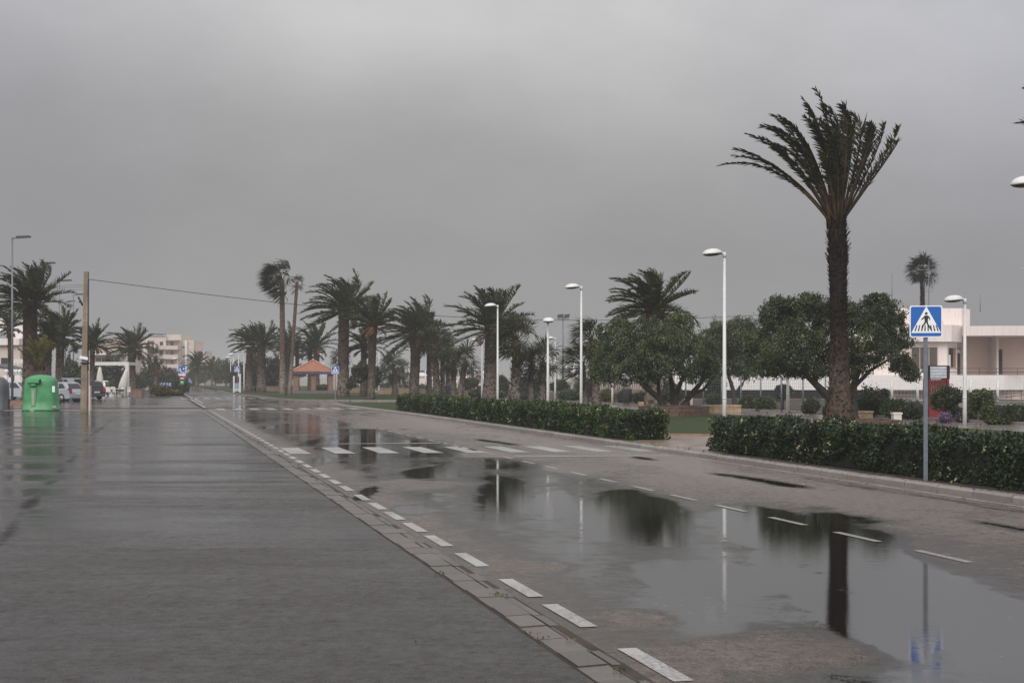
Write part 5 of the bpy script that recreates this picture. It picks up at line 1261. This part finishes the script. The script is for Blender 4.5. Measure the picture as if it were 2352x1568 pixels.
# small upper windows
win(832, 862, 462, 512, 3.59, 'glass_dark', bars=0); win(868, 897, 462, 512, 3.59, 'glass_brown', bars=0)
MB().lathe([(.01, -.05), (.3, -.02), (.42, .12)], 16).build('satellite_dish', M['white_paint'], root)
dsh = root.children[-1]; dsh.location = (bx(735), 3.2, bz(415)); dsh.rotation_euler = (R(90), 0, R(50))
# loggia
ngon(root, 'loggia_roof', [(bx(1030), 8), (bx(1030), 1.6), (bx(1480), 1.0), (14.5, 1.2), (14.5, 8)], bz(626), bz(524), 'wall_pink')
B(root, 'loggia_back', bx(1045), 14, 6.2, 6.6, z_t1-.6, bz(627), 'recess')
B(root, 'loggia_pier', bx(1484), bx(1506), 4.4, 6.19, z_t1-.6, bz(627), 'wall_pink')
dr = win(1095, 1172, 742, 1040, 6.19, 'door_red', 'door', 0); win(1512, 1640, 752, 1040, 6.19, 'door_red', 'door', 1)
MB().prism([(-.12, 0), (.12, 0), (.12, .2), (0, .34), (-.12, .2)], 0, .03).build('door_plaque', M['sign_white'], dr).location = (bx(1145), 6.05, bz(800))
# downpipes, cornice lip, wall boxes
for q in (bx(1036), bx(420)): MB().tube([(q, fy-.06 if q < bx(800) else 6.1, z_t1-.1), (q, fy-.06 if q < bx(800) else 6.1, bz(640))], .05, 8).build('downpipe', M['wall_cream'], root)
B(root, 'wall_unit', bx(640), bx(690), 3.3, 3.59, bz(506), bz(470), 'galv'); B(root, 'wall_lamp', bx(1068), bx(1078), 6.05, 6.19, bz(740), bz(715), 'dark_metal')
# terrace railing
rl = MB()
for zy in (975, 1014): rl.box(bx(480), 14, .02, .06, bz(zy)-.025, bz(zy)+.02)
for zx in (770, 930, 1090, 1270, 1490): rl.box(bx(zx)-.02, bx(zx)+.02, .0, .019, z_t1, bz(975))
rl.build('railing', M['rust'], root)
rp = MB(); rp.tube([(bx(1330), -.6, bz(1278)), (bx(1700), -.6, bz(1225))], .03, 6).tube([(bx(1330), -.6, bz(1332)), (bx(1700), -.6, bz(1280))], .03, 6)
for q in (1400, 1500, 1600): rp.tube([(bx(q), -.6, bz(1380)), (bx(q), -.6, bz(1210+50*(1600-q)/200))], .025, 6)
rp.build('ramp_railing', M['rust'], root)
# masts on the roof
def mast(x, y0, y1, lab, Y=110, yagi=False):
    r = thing('aerial_mast', lab, 'aerial', (XD(x, Y), Y, ZD(y0, Y)-.4), 0, 'thin aerial masts above the roof'); h = ZD(y1, Y)-ZD(y0, Y)+.4
    MB().tube([(0, 0, 0), (0, 0, h)], [.04, .022], 6).build('mast', M['galv'], r)
    if yagi:
        y_ = MB()
        for zz_, w_ in ((h-.35, 1.0), (h-.7, .8)): 
            y_.box(-w_*.9, w_*.9, -.02, .02, zz_, zz_+.03)
            for k in range(5): xx = -w_*.8+k*w_*.4; y_.box(xx-.012, xx+.012, -.25, .25, zz_+.03, zz_+.05)
        y_.build('antenna', M['galv'], r)
        y_ = MB(); 
        for k in range(-3, 4): y_.box(-.5+.04*abs(k), .5-.04*abs(k), -.02, .02, h*.52+k*.16, h*.52+k*.16+.03)
        y_.build('grid_antenna', M['galv'], r)
    return r
mast(2049, 690, 629, 'thin bare mast above the widest tree', 112); mast(2133.5, 706, 600, 'mast with grid aerials beside the slim palm on the roof', 112, True); mast(2251.5, 704, 677, 'short mast at the right end of the roof', 111)

# kiosk
Yq = 60; root = thing('kiosk', 'narrow red slatted kiosk with black-framed white menu board behind the sign post', 'kiosk', at(2157, Yq)); s = Yq/F0
hw = 23*s; z = lambda y: ZD(y, Yq)-GP
MB().box(-hw, hw, 0, .9, -.05, z(922)).build('body', M['red'], root)
sl = MB()
for k in range(8): xx = -hw+.06+(2*hw-.12)*k/7; sl.box(xx-.025, xx+.025, -.02, .04, z(921.9), z(872))
sl.box(-hw, hw, -.025, .045, z(873), z(871)); sl.box(-hw, -hw+.06, -.03, .9, z(921), z(870)); sl.box(hw-.06, hw, -.03, .9, z(921), z(870)); sl.build('slats', M['red'], root)
MB().box(-hw+.07, hw-.07, .3, .8, z(921), z(874)).build('counter_front', M['wall_white'], root)
bd = MB().box(-hw-.02, hw+.02, -.04, .5, z(870), z(839)).build('board_frame', M['sign_black'], root)
MB().box(-hw+.04, hw-.12, -.05, -.041, z(868), z(841.5)).build('menu_board', mat('menu_board', (.62, .65, .70), .5, .25, 7), bd)
ln = MB()
for k in range(3): ln.box(-hw+.05, hw-.13, -.056, -.051, z(848+7*k), z(847.2+7*k))
ln.build('board_rails', M['galv'], bd)

# beach bar beyond the palms
Yw = 230; root = thing('beach_hall', 'long white hall with dark flat roof beyond the palm clump', 'building', at(1035, Yw, 0), 0, 'low white buildings by the beach'); s = Yw/F0
B(root, 'wall', -74*s, 78*s, 0, 10, -.1, ZD(860, Yw), 'wall_white'); B(root, 'roof', -75*s, 76*s, -.5, 10.5, ZD(860, Yw)+.002, ZD(850.5, Yw), 'roof_dark')
B(root, 'plinth_band', -74*s, 110*s, -1.5, -.2, -.1, ZD(874, Yw), 'wall_cream')
MB().prism([(-1.1, 3.2), (1.1, 3.2), (.3, 3.75), (-.3, 3.75)], -.6, 0).build('roof_emblem', M['sign_white'], root).location = (-66*s, 0, -1.2)
root = thing('beach_bar', 'small beach bar with sloping red-brown roof left of the stout date palm', 'building', at(1122, 200, 0), 0, 'low white buildings by the beach'); s = 200/F0
B(root, 'wall', -40*s, 26*s, 0, 5, -.1, ZD(862, 200), 'wall_cream'); MB().prism([(-44*s, ZD(862, 200)), (32*s, ZD(862, 200)), (-6*s, ZD(853, 200))], -.8, 5.8).build('roof', M['terracotta'], root)
B(root, 'window', -22*s, 8*s, -.05, 0, 1.0, ZD(864, 200), 'glass_blue')
root = thing('beach_cabin', 'low white cabin with flat roof at the left of the grey-green fan palms', 'building', at(888, 215, 0), 0, 'low white buildings by the beach'); s = 215/F0
B(root, 'wall', -26*s, 22*s, 0, 5, -.1, ZD(874, 215), 'wall_white'); B(root, 'roof', -27*s, 23*s, -.3, 5.3, ZD(874, 215)+.002, ZD(871.5, 215), 'wall_cream'); B(root, 'window', -14*s, 8*s, -.04, 0, .6, ZD(877, 215), 'glass_blue')

# far apartment block (left)
Ya = 400; az_ = lambda zy: ZD(735+.13917*zy, Ya); ax_ = lambda zx: (195.2+.13917*zx-CX)/F0*Ya
x_ref = ax_(1400); root = thing('apartment_block', 'stepped pale apartment block with long balconies in the haze', 'building', (x_ref, Ya, 0)); A = lambda zx: ax_(zx)-x_ref
B(root, 'left_wing', A(860), A(1340), 0, 14, -.1, az_(285), 'wall_cream'); B(root, 'tower', A(1340)+.003, A(1575), .8, 14, -.1, az_(238), 'wall_cream'); B(root, 'right_wing', A(1575)+.003, A(1775), 1.6, 14, -.1, az_(330), 'wall_cream'); B(root, 'low_wing', A(1775)+.003, A(1925), 4, 14, -.1, az_(505), 'wall_cream')
B(root, 'stair_shaft', A(1640), A(1672), .7, 1.59, -.1, az_(330), 'wall_white')
for zy in (340, 490, 645, 790):
    rc = B(root, 'balcony', A(1225), A(1560), -2.2, -.02, az_(zy+150), az_(zy+82), 'wall_cream')
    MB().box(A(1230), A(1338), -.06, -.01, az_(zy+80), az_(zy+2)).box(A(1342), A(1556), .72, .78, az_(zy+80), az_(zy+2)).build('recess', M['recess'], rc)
    MB().box(A(1235), A(1290), -.12, -.065, az_(zy+78), az_(zy+14)).box(A(1400), A(1450), .66, .715, az_(zy+78), az_(zy+14)).build('window', M['glass_dark'], rc)
    B(root, 'balcony_roof', A(1335), A(1562), -2.3, .7, az_(zy), az_(zy-12), 'wall_tan')
for zy in (430, 580, 725, 860):
    B(root, 'window', A(1590), A(1620), 1.54, 1.6, az_(zy+30), az_(zy), 'glass_dark'); B(root, 'balcony_recess', A(1680), A(1735), 1.5, 1.6, az_(zy+50), az_(zy), 'recess')
B(root, 'window', A(1735), A(1762), 3.9, 4, az_(525), az_(500), 'glass_dark')
B(root, 'red_panel', A(1030), A(1135), -.05, 0, az_(560), az_(342), 'rust'); B(root, 'red_panel', A(1068), A(1098), -.09, -.051, az_(420), az_(402), 'wall_white')
sg = B(root, 'roof_sign', A(1055), A(1335), -.1, .1, az_(278), az_(226), 'roof_dark'); MB().box(A(1000), A(1050), 0, .2, az_(282), az_(230)).build('roof_sign_disc', mat('pale_sign', (.45, .5, .5), .6), root)
lt = MB(); xx = A(1068); rr = random.Random(4)
while xx < A(1318):
    w_ = .28+.25*rr.random(); lt.box(xx, xx+w_, -.16, -.105, az_(270), az_(270)+.35+.2*rr.random()); xx += w_+.14
lt.build('lettering', mat('sign_letters', (.42, .46, .46), .6), sg)
# pale commercial building behind the pergola
Yp = 210; pz = lambda zy: ZD(735+.13917*zy, Yp); px_ = lambda zx: (195.2+.13917*zx-CX)/F0*Yp; xr = px_(300); A2 = lambda zx: px_(zx)-xr
root = thing('shop_building', 'pale shop building with gabled roof and brown awning band behind the pergola', 'building', (xr, Yp, 0))
B(root, 'wall', A2(60), A2(700), 0, 8, -.1, pz(400), 'wall_cream'); MB().prism([(A2(40), pz(400)), (A2(700), pz(400)), (A2(480), pz(310)), (A2(330), pz(310))], -.4, 7.9).build('roof', M['wall_tan'], root)
B(root, 'awning', A2(150), A2(640), -1.0, -.01, pz(545), pz(468), 'wall_tan'); B(root, 'canopy', A2(130), A2(660), -1.4, -.011, pz(575), pz(550), 'wall_white')
for k in range(4): B(root, 'shop_window', A2(175+105*k), A2(265+105*k), -.06, -.005, pz(690), pz(620), 'glass_brown')
B(root, 'blue_sign', A2(150), A2(210), -1.1, -1.02, pz(455), pz(415), 'sign_blue')
# far-left building
Yl = 150; lz = lambda zy: ZD(746.5+.13917*zy, Yl); lx = lambda zx: (.13917*zx-CX)/F0*Yl; xr = lx(0); A3 = lambda zx: lx(zx)-xr
root = thing('corner_building', 'pale two-storey building with glazed front cut by the left edge', 'building', (xr, Yl, 0))
B(root, 'wall', A3(-260), A3(330), 0, 10, -.1, lz(220), 'wall_cream'); B(root, 'upper_storey', A3(-260), A3(330), 1.0, 10, lz(220)+.002, lz(-120), 'wall_white')
B(root, 'cornice', A3(-265), A3(340), -.5, .99, lz(330), lz(225), 'wall_pink'); B(root, 'glazing', A3(-200), A3(150), .9, .99, lz(215), lz(110), 'glass_blue'); B(root, 'window', A3(20), A3(125), -.06, 0, lz(640), lz(540), 'glass_dark')
# dark canopy and white marquee in front
root = thing('canopy', 'black terrace canopy at the left edge', 'canopy', at(8, 130, 0)); s = 130/F0
MB().prism([(-24*s, ZD(835, 130)), (22*s, ZD(846, 130)), (22*s, ZD(849, 130)), (-24*s, ZD(842, 130))][::-1], -1, 4).build('awning', M['dark_metal'], root)
for dx in (-14*s, 18*s): MB().box(dx-.06, dx+.06, -.9, -.78, 0, ZD(848, 130)).build('post', M['dark_metal'], root)
root = thing('marquee', 'white marquee with arched side panels behind the thick palm', 'tent', at(41, 136, 0)); s = 136/F0
MB().box(-13*s, 12*s, 0, 4, ZD(846, 136), ZD(824, 136)).build('canvas', M['cloth'], root)
ar = MB()
for c in (-4.5*s, 5*s): ar.prism([(c+3.6*s*math.cos(a), ZD(846, 136)+13*s*math.sin(a)) for a in np.linspace(0, math.pi, 12)], -.05, -.01)
ar.build('arches', M['wall_tan'], root)
for dx in (-12.5*s, 11.5*s): MB().box(dx-.05, dx+.05, .1, .2, 0, ZD(846, 136)).build('post', M['white_paint'], root)
# balustrade
root = thing('balustrade', 'white terrace balustrade with ball finials behind the grey lamp', 'balustrade', at(4, 118, 0)); s = 118/F0
zt = ZD(861, 118)
MB().box(-8*s, 48*s, 0, .3, 0, zt-.2).build('panel', M['wall_white'], root)
for k, dx in enumerate((9, 26, 32, 40)):
    p_ = MB().box((dx-4)*s, (dx+4)*s, -.1, .4, 0, zt).build('pier', M['wall_white'], root)
    MB().lathe([(.05, 0), (.16, .06), (.06, .1), (.14, .16), (.19, .3), (.14, .44), (.01, .5)], 12, (dx*s, .15, zt)).build('ball_finial', M['white_paint'], p_)
# flag banner
root = thing('flag_banner', 'tall red, yellow and white vertical banner between the two left palms', 'banner', at(86, 112, 0)); s = 112/F0
MB().tube([(-2.6*s, 0, 0), (-2.6*s, 0, ZD(760, 112))], .04, 6).build('pole', M['white_paint'], root)
for y0, y1, m in ((763, 800, 'sign_white'), (800, 806, 'sign_red'), (806, 818, 'sign_yellow'), (818, 824, 'sign_red'), (824, 842, 'sign_white')): MB().box(-2.3*s, 2.4*s, -.01, .01, ZD(y1, 112), ZD(y0, 112)).build('stripe', M[m], root)

# pergola frame with parasols, tables and chairs
Yr = 134; root = thing('pergola', 'white square-beam pergola frame on the terrace right of the utility pole', 'pergola', at(249, Yr, 0)); s = Yr/F0; hw = 47*s; zt = ZD(831, Yr)
MB().box(-hw, hw, -.1, .18, zt-.32, zt).build('beam', M['white_paint'], root)
MB().box(hw-.32, hw, -.12, .2, 0, zt-.321).build('post', M['white_paint'], root); MB().box(-hw, -hw+.32, -.12, .2, 0, zt-.321).build('post', M['white_paint'], root)
MB().box(-hw, -hw+.25, .21, 3.5, zt-.3, zt-.02).build('side_beam', M['white_paint'], root); MB().box(hw-.25, hw, .21, 3.5, zt-.3, zt-.02).build('side_beam', M['white_paint'], root)
def parasol(label, x, Y, yt, yb, tilt):
    root = thing('folded_parasol', label, 'parasol', at(x, Y, 0), 0, 'folded white parasols'); s = Y/F0; zt, zb = ZD(yt, Y), ZD(yb, Y)
    MB().tube([(0, 0, 0), (0, 0, zt)], .03, 6).build('pole', M['galv'], root)
    mb = MB(); n = 14; v = []; prof = [(.02, zt), (.13, zt-.15), (.16, zt-.35), (.26, zt-.9), (.30, zt-1.5), (.27, zb+.1), (.2, zb)]
    for r, zz_ in prof:
        for k in range(n): a = 2*math.pi*k/n; rr_ = r*(1.12 if k % 2 else .82); v.append((rr_*math.cos(a)+tilt*((zt-zz_)/(zt-zb))**1.2*(.5+.5*(math.cos(a) < 0)), rr_*math.sin(a), zz_))
    mb.add(v, [(i*n+j, (i+1)*n+j, (i+1)*n+(j+1) % n, i*n+(j+1) % n) for i in range(len(prof)-1) for j in range(n)], 0, True); mb.build('canopy', M['cloth'], root)
    MB().lathe([(.25, 0), (.25, .06), (.05, .1)], 10).build('foot', M['concrete'], root)
parasol('folded white parasol standing straight in the middle of the pergola', 229, 131, 842, 896, 0)
parasol('folded white parasol blown to the left beside the right pergola post', 290, 133, 847, 893, -.5)
def chair(label, loc, rz):
    root = thing('terrace_chair', label, 'chair', loc, rz, 'white terrace chairs')
    MB().box(-.24, .24, -.24, .24, .42, .47).build('seat', M['wall_white'], root); MB().prism([(-.24, .47), (.24, .47), (.2, .9), (-.2, .9)], .2, .24).build('backrest', M['wall_white'], root)
    for a in (-.21, .21):
        for b2 in (-.21, .21): MB().box(a-.02, a+.02, b2-.02, b2+.02, 0, .419).build('leg', M['wall_white'], root)
    return root
def table(label, loc):
    root = thing('terrace_table', label, 'table', loc, 0, 'white terrace tables')
    MB().lathe([(.01, .70), (.55, .70), (.58, .72), (.55, .75), (.01, .75)], 18).build('tabletop', M['wall_white'], root); MB().lathe([(.3, 0), (.22, .1), (.08, .35), (.1, .69)], 10).build('pedestal', M['wall_white'], root); return root
c0 = chair('white terrace chair left of the middle table under the pergola', at(247, 131, 0), .3)
for x, Y, rz, lab in ((265, 132, 2.6, 'white terrace chair right of the middle table under the pergola'), (278, 130, -.6, 'white terrace chair left of the right pergola post'), (301, 133, 1.2, 'white terrace chair just right of the pergola'), (216, 132, 1.9, 'white terrace chair at the foot of the straight parasol'), (257, 136, 0, 'white terrace chair behind the middle table')): dup(c0, at(x, Y, 0), rz, lab)
t0_ = table('white round terrace table with its chairs in the middle of the pergola', at(256, 129, 0)); dup(t0_, at(272, 130, 0), 0, 'white round terrace table left of the leaning parasol'); dup(t0_, at(241, 130, 0), 0, 'white round terrace table right of the straight parasol')
# terracotta planters
def planter(label, x0, x1, yt, yb, round_=False, Y=None):
    Y = Y or YB(yb, 0); s = Y/F0; hw = (x1-x0)/2*s; h = ZD(yt, Y); root = thing('planter_box', label, 'planter', at((x0+x1)/2, Y, 0), 0, 'planters on the terrace')
    if round_: MB().lathe([(hw*.75, 0), (hw*.95, h*.8), (hw, h*.82), (hw, h), (hw*.85, h), (hw*.8, h-.1)], 16).build('pot', M['terracotta'], root)
    else: MB().prism([(-hw*.88, 0), (hw*.88, 0), (hw, h), (-hw, h)], -.45, .45).build('trough', M['terracotta'], root); MB().box(-hw-.03, hw+.03, -.5, .5, h+.002, h+.07).build('rim', M['terracotta'], root)
    MB().box(-hw*.7, hw*.7, -.3, .3, h-.04, h+.075).build('soil', M['soil'], root)
planter('empty terracotta trough at the right corner of the terrace', 303, 329, 895, 911); planter('upright terracotta box among the rusty shrubs', 352, 373, 890, 908); planter('pale round pot between the terrace chairs', 246, 261, 896, 909, True)

# ------------------------------------------------------------------ utility pole, cabinet, wires
Yu = 72.6; root = thing('utility_pole', 'weathered concrete utility pole at the kerb, slightly leaning', 'utility pole', at(193.5, Yu, 0)); s = Yu/F0
h = ZD(624, Yu); dx = 5.0*s; w0, w1 = .165, .105
v = [(-w0, -w0, -.1), (w0, -w0, -.1), (w0, w0, -.1), (-w0, w0, -.1), (dx-w1, -w1, h), (dx+w1, -w1, h), (dx+w1, w1, h), (dx-w1, w1, h)]
MB().add(v, [(0, 3, 2, 1), (4, 5, 6, 7), (0, 1, 5, 4), (1, 2, 6, 5), (2, 3, 7, 6), (3, 0, 4, 7)]).build('shaft', M['pole'], root)
rec = MB()
for k in range(22): zz_ = 1.9+k*.22; xo = dx*zz_/h; rec.box(xo-.035, xo+.035, -w0*(1-.35*zz_/h)-.006, -w0*(1-.4*zz_/h)+.02, zz_, zz_+.1)
rec.build('slots', mat('shaded_slot', (.25, .19, .13), .9), root)
xo = lambda y: dx*ZD(y, Yu)/h
MB().tube([(xo(641)+.13, -.05, ZD(641, Yu)), (xo(760)+.17, -.1, ZD(760, Yu)), (xo(850)+.2, -.1, ZD(850, Yu))], .03, 6).build('cable', M['wire'], root)
pl = MB().box(-9.5*s, 9.5*s, -.02, .02, -3.2*s, 3.6*s).build('plate', M['sign_white'], root); pl.location = (xo(822), -.23, ZD(822, Yu)); pl.rotation_euler = (0, R(12), 0)
MB().lathe([(.235, 0), (.25, .03), (.235, .06)], 12, (xo(835), 0, ZD(835, Yu))).build('strap', M['black'], root)
MB().tube([(xo(690)-.15, -.05, ZD(702, Yu)), (xo(690)-.38, -.05, ZD(682, Yu))], .05, 8).box(xo(690)-.36, xo(690)-.2, -.07, -.03, ZD(694, Yu)-.03, ZD(694, Yu)+.03).build('bracket', M['black'], root)
Yx = 76.2; root = thing('meter_cabinet', 'narrow cream electric cabinet behind the right side of the utility pole', 'cabinet', at(205, Yx, .03)); s = Yx/F0
MB().box(-3.3*s, 3.3*s, -.12, .12, -.05, ZD(887, Yx)).build('cabinet', M['wall_cream'], root); MB().box(-2.6*s, 0.6*s, -.08, .08, ZD(887, Yx)+.002, ZD(858, Yx)).build('conduit_box', M['wall_tan'], root)
def wire(label, pts, r=.016):
    P = []; xs = [p[0] for p in pts]; n = 60
    iy = np.interp(np.linspace(xs[0], xs[-1], n), xs, [1/p[2] for p in pts]); xx = np.linspace(xs[0], xs[-1], n)
    co = np.polyfit(xs, [p[1] for p in pts], min(4, len(pts)-1)); yy = np.polyval(co, xx)
    P = [W(a, b2, 1/c) for a, b2, c in zip(xx, yy, iy)]; o = MB().tube(np.array(P), r, 5).build('overhead_wire', M['wire']); return tag(o, label, 'wire', 'overhead wires')
wire('long sagging overhead wire from the utility pole towards the right', [(201, 641, 72.6), (764, 707.5, 78), (1000, 725, 82), (1258, 734.5, 87), (1534, 733, 93), (1739, 723, 98), (1985, 706, 106)])
wire('upper of the short wires running left from the utility pole', [(195, 653.5, 72.6), (90, 660, 84), (-40, 672, 100)], .012)
wire('middle of the short wires running left from the utility pole', [(195, 658, 72.6), (90, 665, 84), (-40, 677, 100)], .012)
wire('lowest of the short wires running left from the utility pole', [(195, 664, 72.6), (90, 671, 84), (-40, 683, 100)], .012)

# ------------------------------------------------------------------ recycling container and grey bin
Yn = 75.6; root = thing('recycling_container', 'green dome-shaped glass recycling container with a hooded slot at the kerb', 'container', at(94.8, Yn+.8, .0), R(3)); s = (Yn+.2)/F0
K = lambda zx: (zx-675)*.13917*s; Z = lambda zy: (1422-zy)*.13917*s
prof = [(1.0, 1422), (1.0, 1388), (.955, 1380), (.93, 1250), (.90, 1100), (.875, 1000), (.85, 940), (.82, 905), (.74, 875), (.60, 850), (.38, 832), (.12, 824), (.01, 822)]
mb = MB(); n = 40; v = []
for r, zy in prof:
    for k in range(n):
        a = 2*math.pi*k/n; c, q = math.cos(a), math.sin(a); e_ = .55 if zy > 900 else .75
        px, py = math.copysign(abs(c)**e_, c), math.copysign(abs(q)**e_, q); rib = 1+.012*math.cos(4*a)*(zy < 930)
        v.append((px*r*.94*rib, py*r*.78*rib, Z(zy)))
mb.add(v, [(i*n+j, i*n+(j+1) % n, (i+1)*n+(j+1) % n, (i+1)*n+j) for i in range(len(prof)-1) for j in range(n)]+[tuple(range(n-1, -1, -1))], 0, True)
mb.build('body', M['green_plastic'], root)
fy_ = -.70
hd = MB().prism([(K(535), Z(955)), (K(560), Z(905)), (K(600), Z(890)), (K(722), Z(893)), (K(700), Z(970)), (K(690), Z(955))][::-1], fy_-.22, fy_+.25).build('hood', M['green_light'], root)
MB().prism([(K(700), Z(972)), (K(722), Z(895)), (K(724), Z(975))], fy_-.18, fy_+.2).box(K(520), K(712), fy_-.10, fy_+.1, Z(975), Z(956)).build('slot', M['black'], hd)
MB().lathe([(.01, 0), (K(760)-K(675), 0.01), (K(765)-K(675), Z(985)-Z(1010)), (.30, Z(968)-Z(1020)), (.02, Z(968)-Z(1020)+.01)], 16, (K(605), fy_+.06, Z(1020)), sx=.8, sy=.7).build('chute', M['green_light'], root)
MB().prism([(K(572), Z(1345)), (K(640), Z(1345)), (K(660), Z(1040)), (K(565), Z(1040))][::-1], fy_-.06, fy_+.02).build('spine', M['green_light'], root)
MB().prism([(K(585), Z(1330)), (K(624), Z(1330)), (K(628), Z(1075)), (K(585), Z(1075))][::-1], fy_-.068, fy_-.061).build('strip', M['tape'], root)
st1 = MB().box(K(900), K(945), -.56, -.55, Z(1112), Z(1010)).build('sticker', M['sign_white'], root); st1.location = (0, -.03, 0)
MB().box(K(905), K(965), -.62, -.60, Z(1370), Z(1335)).build('label', M['tape'], root)
MB().box(K(555), K(628), -.80, -.72, Z(1421), Z(1385)).build('foot_clip', M['tape'], root)
root = thing('refuse_bin', 'dark grey rounded refuse container cut by the left edge', 'container', at(-6, 77, 0)); s = 77/F0; q = 26*s
v = []; prof = [(1.02, 0), (1.02, .16), (.95, .2), (.94, .9), (.9, 1.35), (.78, 1.62), (.5, 1.78), (.01, 1.84)]; mb = MB(); n = 28
for r, zz_ in prof:
    for k in range(n): a = 2*math.pi*k/n; c, d_ = math.cos(a), math.sin(a); v.append((math.copysign(abs(c)**.6, c)*r*q, math.copysign(abs(d_)**.6, d_)*r*.6, zz_))
mb.add(v, [(i*n+j, i*n+(j+1) % n, (i+1)*n+(j+1) % n, (i+1)*n+j) for i in range(len(prof)-1) for j in range(n)], 0, True); mb.build('body', M['grey_plastic'], root)
MB().box(-q*1.03, q*1.03, -.62, .62, .0, .1).build('skirt', M['black'], root)
MB().lathe([(.01, 0), (.2, .02), (.24, .06)], 14).build('hatch', M['sign_red'], root).location = (-.1, -.55, 1.5)
root.children[-1].rotation_euler = (R(70), 0, 0)

# ------------------------------------------------------------------ cars
def car(label, loc, rz, paint, tall=1.45, L=4.1, wdt=.84, boxy=.0):
    root = thing('parked_car', label, 'car', loc, rz, 'cars parked beyond the kerb')
    hl = L/2; bl = .86; rf = tall
    # x forward is -x: nose at -hl, tail at +hl
    low = [(-hl, .35), (-hl+.05, .62), (-hl+.9, .84), (-hl+1.0, bl), (hl-.12, bl+.05), (hl-.02, .7), (hl, .42), (hl-.05, .24), (-hl+.1, .22)]
    sec = [(.0, .94), (.25, 1.0), (.75, 1.0), (1.0, .94)]
    mb = MB(); n = len(low); v = []
    for t, k in sec:
        y = (t*2-1)*wdt
        for x, z_ in low: v.append((x*(1 if abs(t-.5) < .3 else .985), y, z_ if abs(t-.5) < .3 else .22+(z_-.22)*.97))
    f = [(i*n+j, i*n+(j+1) % n, (i+1)*n+(j+1) % n, (i+1)*n+j) for i in range(3) for j in range(n)]+[tuple(range(n-1, -1, -1)), tuple(3*n+j for j in range(n))]
    mb.add(v, f, 0, False)
    cab = [(-hl+1.15, bl), (-hl+1.85, rf-.04), (-hl+2.3, rf), (hl-.75, rf), (hl-.42+boxy*.25, rf-.08), (hl-.14+boxy*.1, bl+.04)]
    m_ = len(cab); v = []
    for y in (-1, 1): v += [(x, y*(wdt*.97 if z_ < bl+.1 else wdt*.80), z_) for x, z_ in cab]
    mb.add(v, [tuple(range(m_)), tuple(range(2*m_-1, m_-1, -1))]+[(i, i+m_, (i+1) % m_+m_, (i+1) % m_) for i in range(m_)])
    mb.build('body', paint, root)
    gl = MB()
    for y in (-1, 1):
        def sp(x, z_): t = (z_-bl)/(rf-bl); return (x, y*(wdt*.97+(wdt*.80-wdt*.97)*t+.012), z_)
        for q in ([(-hl+1.38, bl+.06), (-hl+1.92, rf-.1), (-hl+2.45, rf-.08), (-hl+2.45, bl+.06)], [(-hl+2.52, bl+.06), (-hl+2.52, rf-.08), (hl-1.15, rf-.09), (hl-1.15, bl+.08)], [(hl-1.08, bl+.1), (hl-1.08, rf-.1), (hl-.78, rf-.12), (hl-.45, bl+.14)]):
            gl.add([sp(*p) for p in q], [(0, 1, 2, 3) if y > 0 else (3, 2, 1, 0)])
    gl.build('side_windows', M['glass_dark'], root)
    a, b2 = cab[0], cab[1]; MB().add([(a[0]-.01, -wdt*.85, a[1]+.05), (a[0]-.01, wdt*.85, a[1]+.05), (b2[0]-.02, wdt*.74, b2[1]-.02), (b2[0]-.02, -wdt*.74, b2[1]-.02)], [(0, 1, 2, 3)]).build('windscreen', M['glass_dark'], root)
    a, b2 = cab[5], cab[4]; MB().add([(a[0]+.0, -wdt*.8, a[1]+.1), (a[0]+.0, wdt*.8, a[1]+.1), (b2[0]+.025, wdt*.7, b2[1]-.04), (b2[0]+.025, -wdt*.7, b2[1]-.04)], [(3, 2, 1, 0)]).build('rear_window', M['glass_dark'], root)
    for x in (-hl+.78, hl-.78):
        for y in (-1, 1):
            w_ = MB().tube([(x, y*(wdt-.18), .30), (x, y*(wdt+.012), .30)], .30, 18).build('wheel', M['tyre'], root)
            MB().tube([(x, y*(wdt+.013), .30), (x, y*(wdt+.025), .30)], .19, 14).build('rim', M['rim'], w_)
    for y in (-1, 1):
        MB().prism([(hl-.22, .66), (hl+.012, .62), (hl-.04, .98), (hl-.22, 1.0)], y*wdt*.70, y*(wdt*.985+.01)).build('tail_light', M['taillight'], root)
        MB().prism([(-hl-.01, .52), (-hl+.3, .60), (-hl+.32, .70), (-hl+.02, .64)], y*wdt*.62, y*(wdt*.97+.012)).build('headlight', M['glass_blue'], root)
    MB().box(hl-.06, hl+.025, -wdt*.95, wdt*.95, .30, .50).build('rear_bumper', M['grey_plastic'] if paint is not M['car_silver'] else paint, root)
    MB().box(hl+.026, hl+.034, -.26, .26, .55, .66).build('number_plate', M['sign_white'], root)
    return root
def carat(label, xr, Y, rz, paint, **k):                # rear end seen at survey column xr
    L = k.get('L', 4.1); return car(label, (XD(xr, Y)-math.cos(rz)*L/2, Y-math.sin(rz)*L/2, 0), rz, paint, **k)
carat('silver hatchback seen from its rear corner, right of the green container', 178, 104, R(-22), M['car_silver'])
carat('pale grey people carrier behind the silver hatchback', 186, 109, R(-18), M['car_grey'], tall=1.75, boxy=1)
carat('dark car with red tail light right of the utility pole', 222, 114, R(-40), M['car_dark'], tall=1.5, boxy=.3)
carat('white car parked behind the straight parasol', 254, 150, R(-10), M['car_white'])
car('silver car with its nose left of the thick palm', (XD(46, 116), 116, 0), R(160), M['car_silver'])
# brick edging of the palm island on the left
root = thing('brick_planter', 'low reddish brick planter at the foot of the thick left palm', 'planter', at(36, 92, 0)); s = 92/F0
MB().box(-34*s, 36*s, 0, .35, -.05, .28).build('rim', M['brick'], root); MB().box(-34*s, 36*s, .36, 6, 0, .24).build('soil', M['soil'], root)
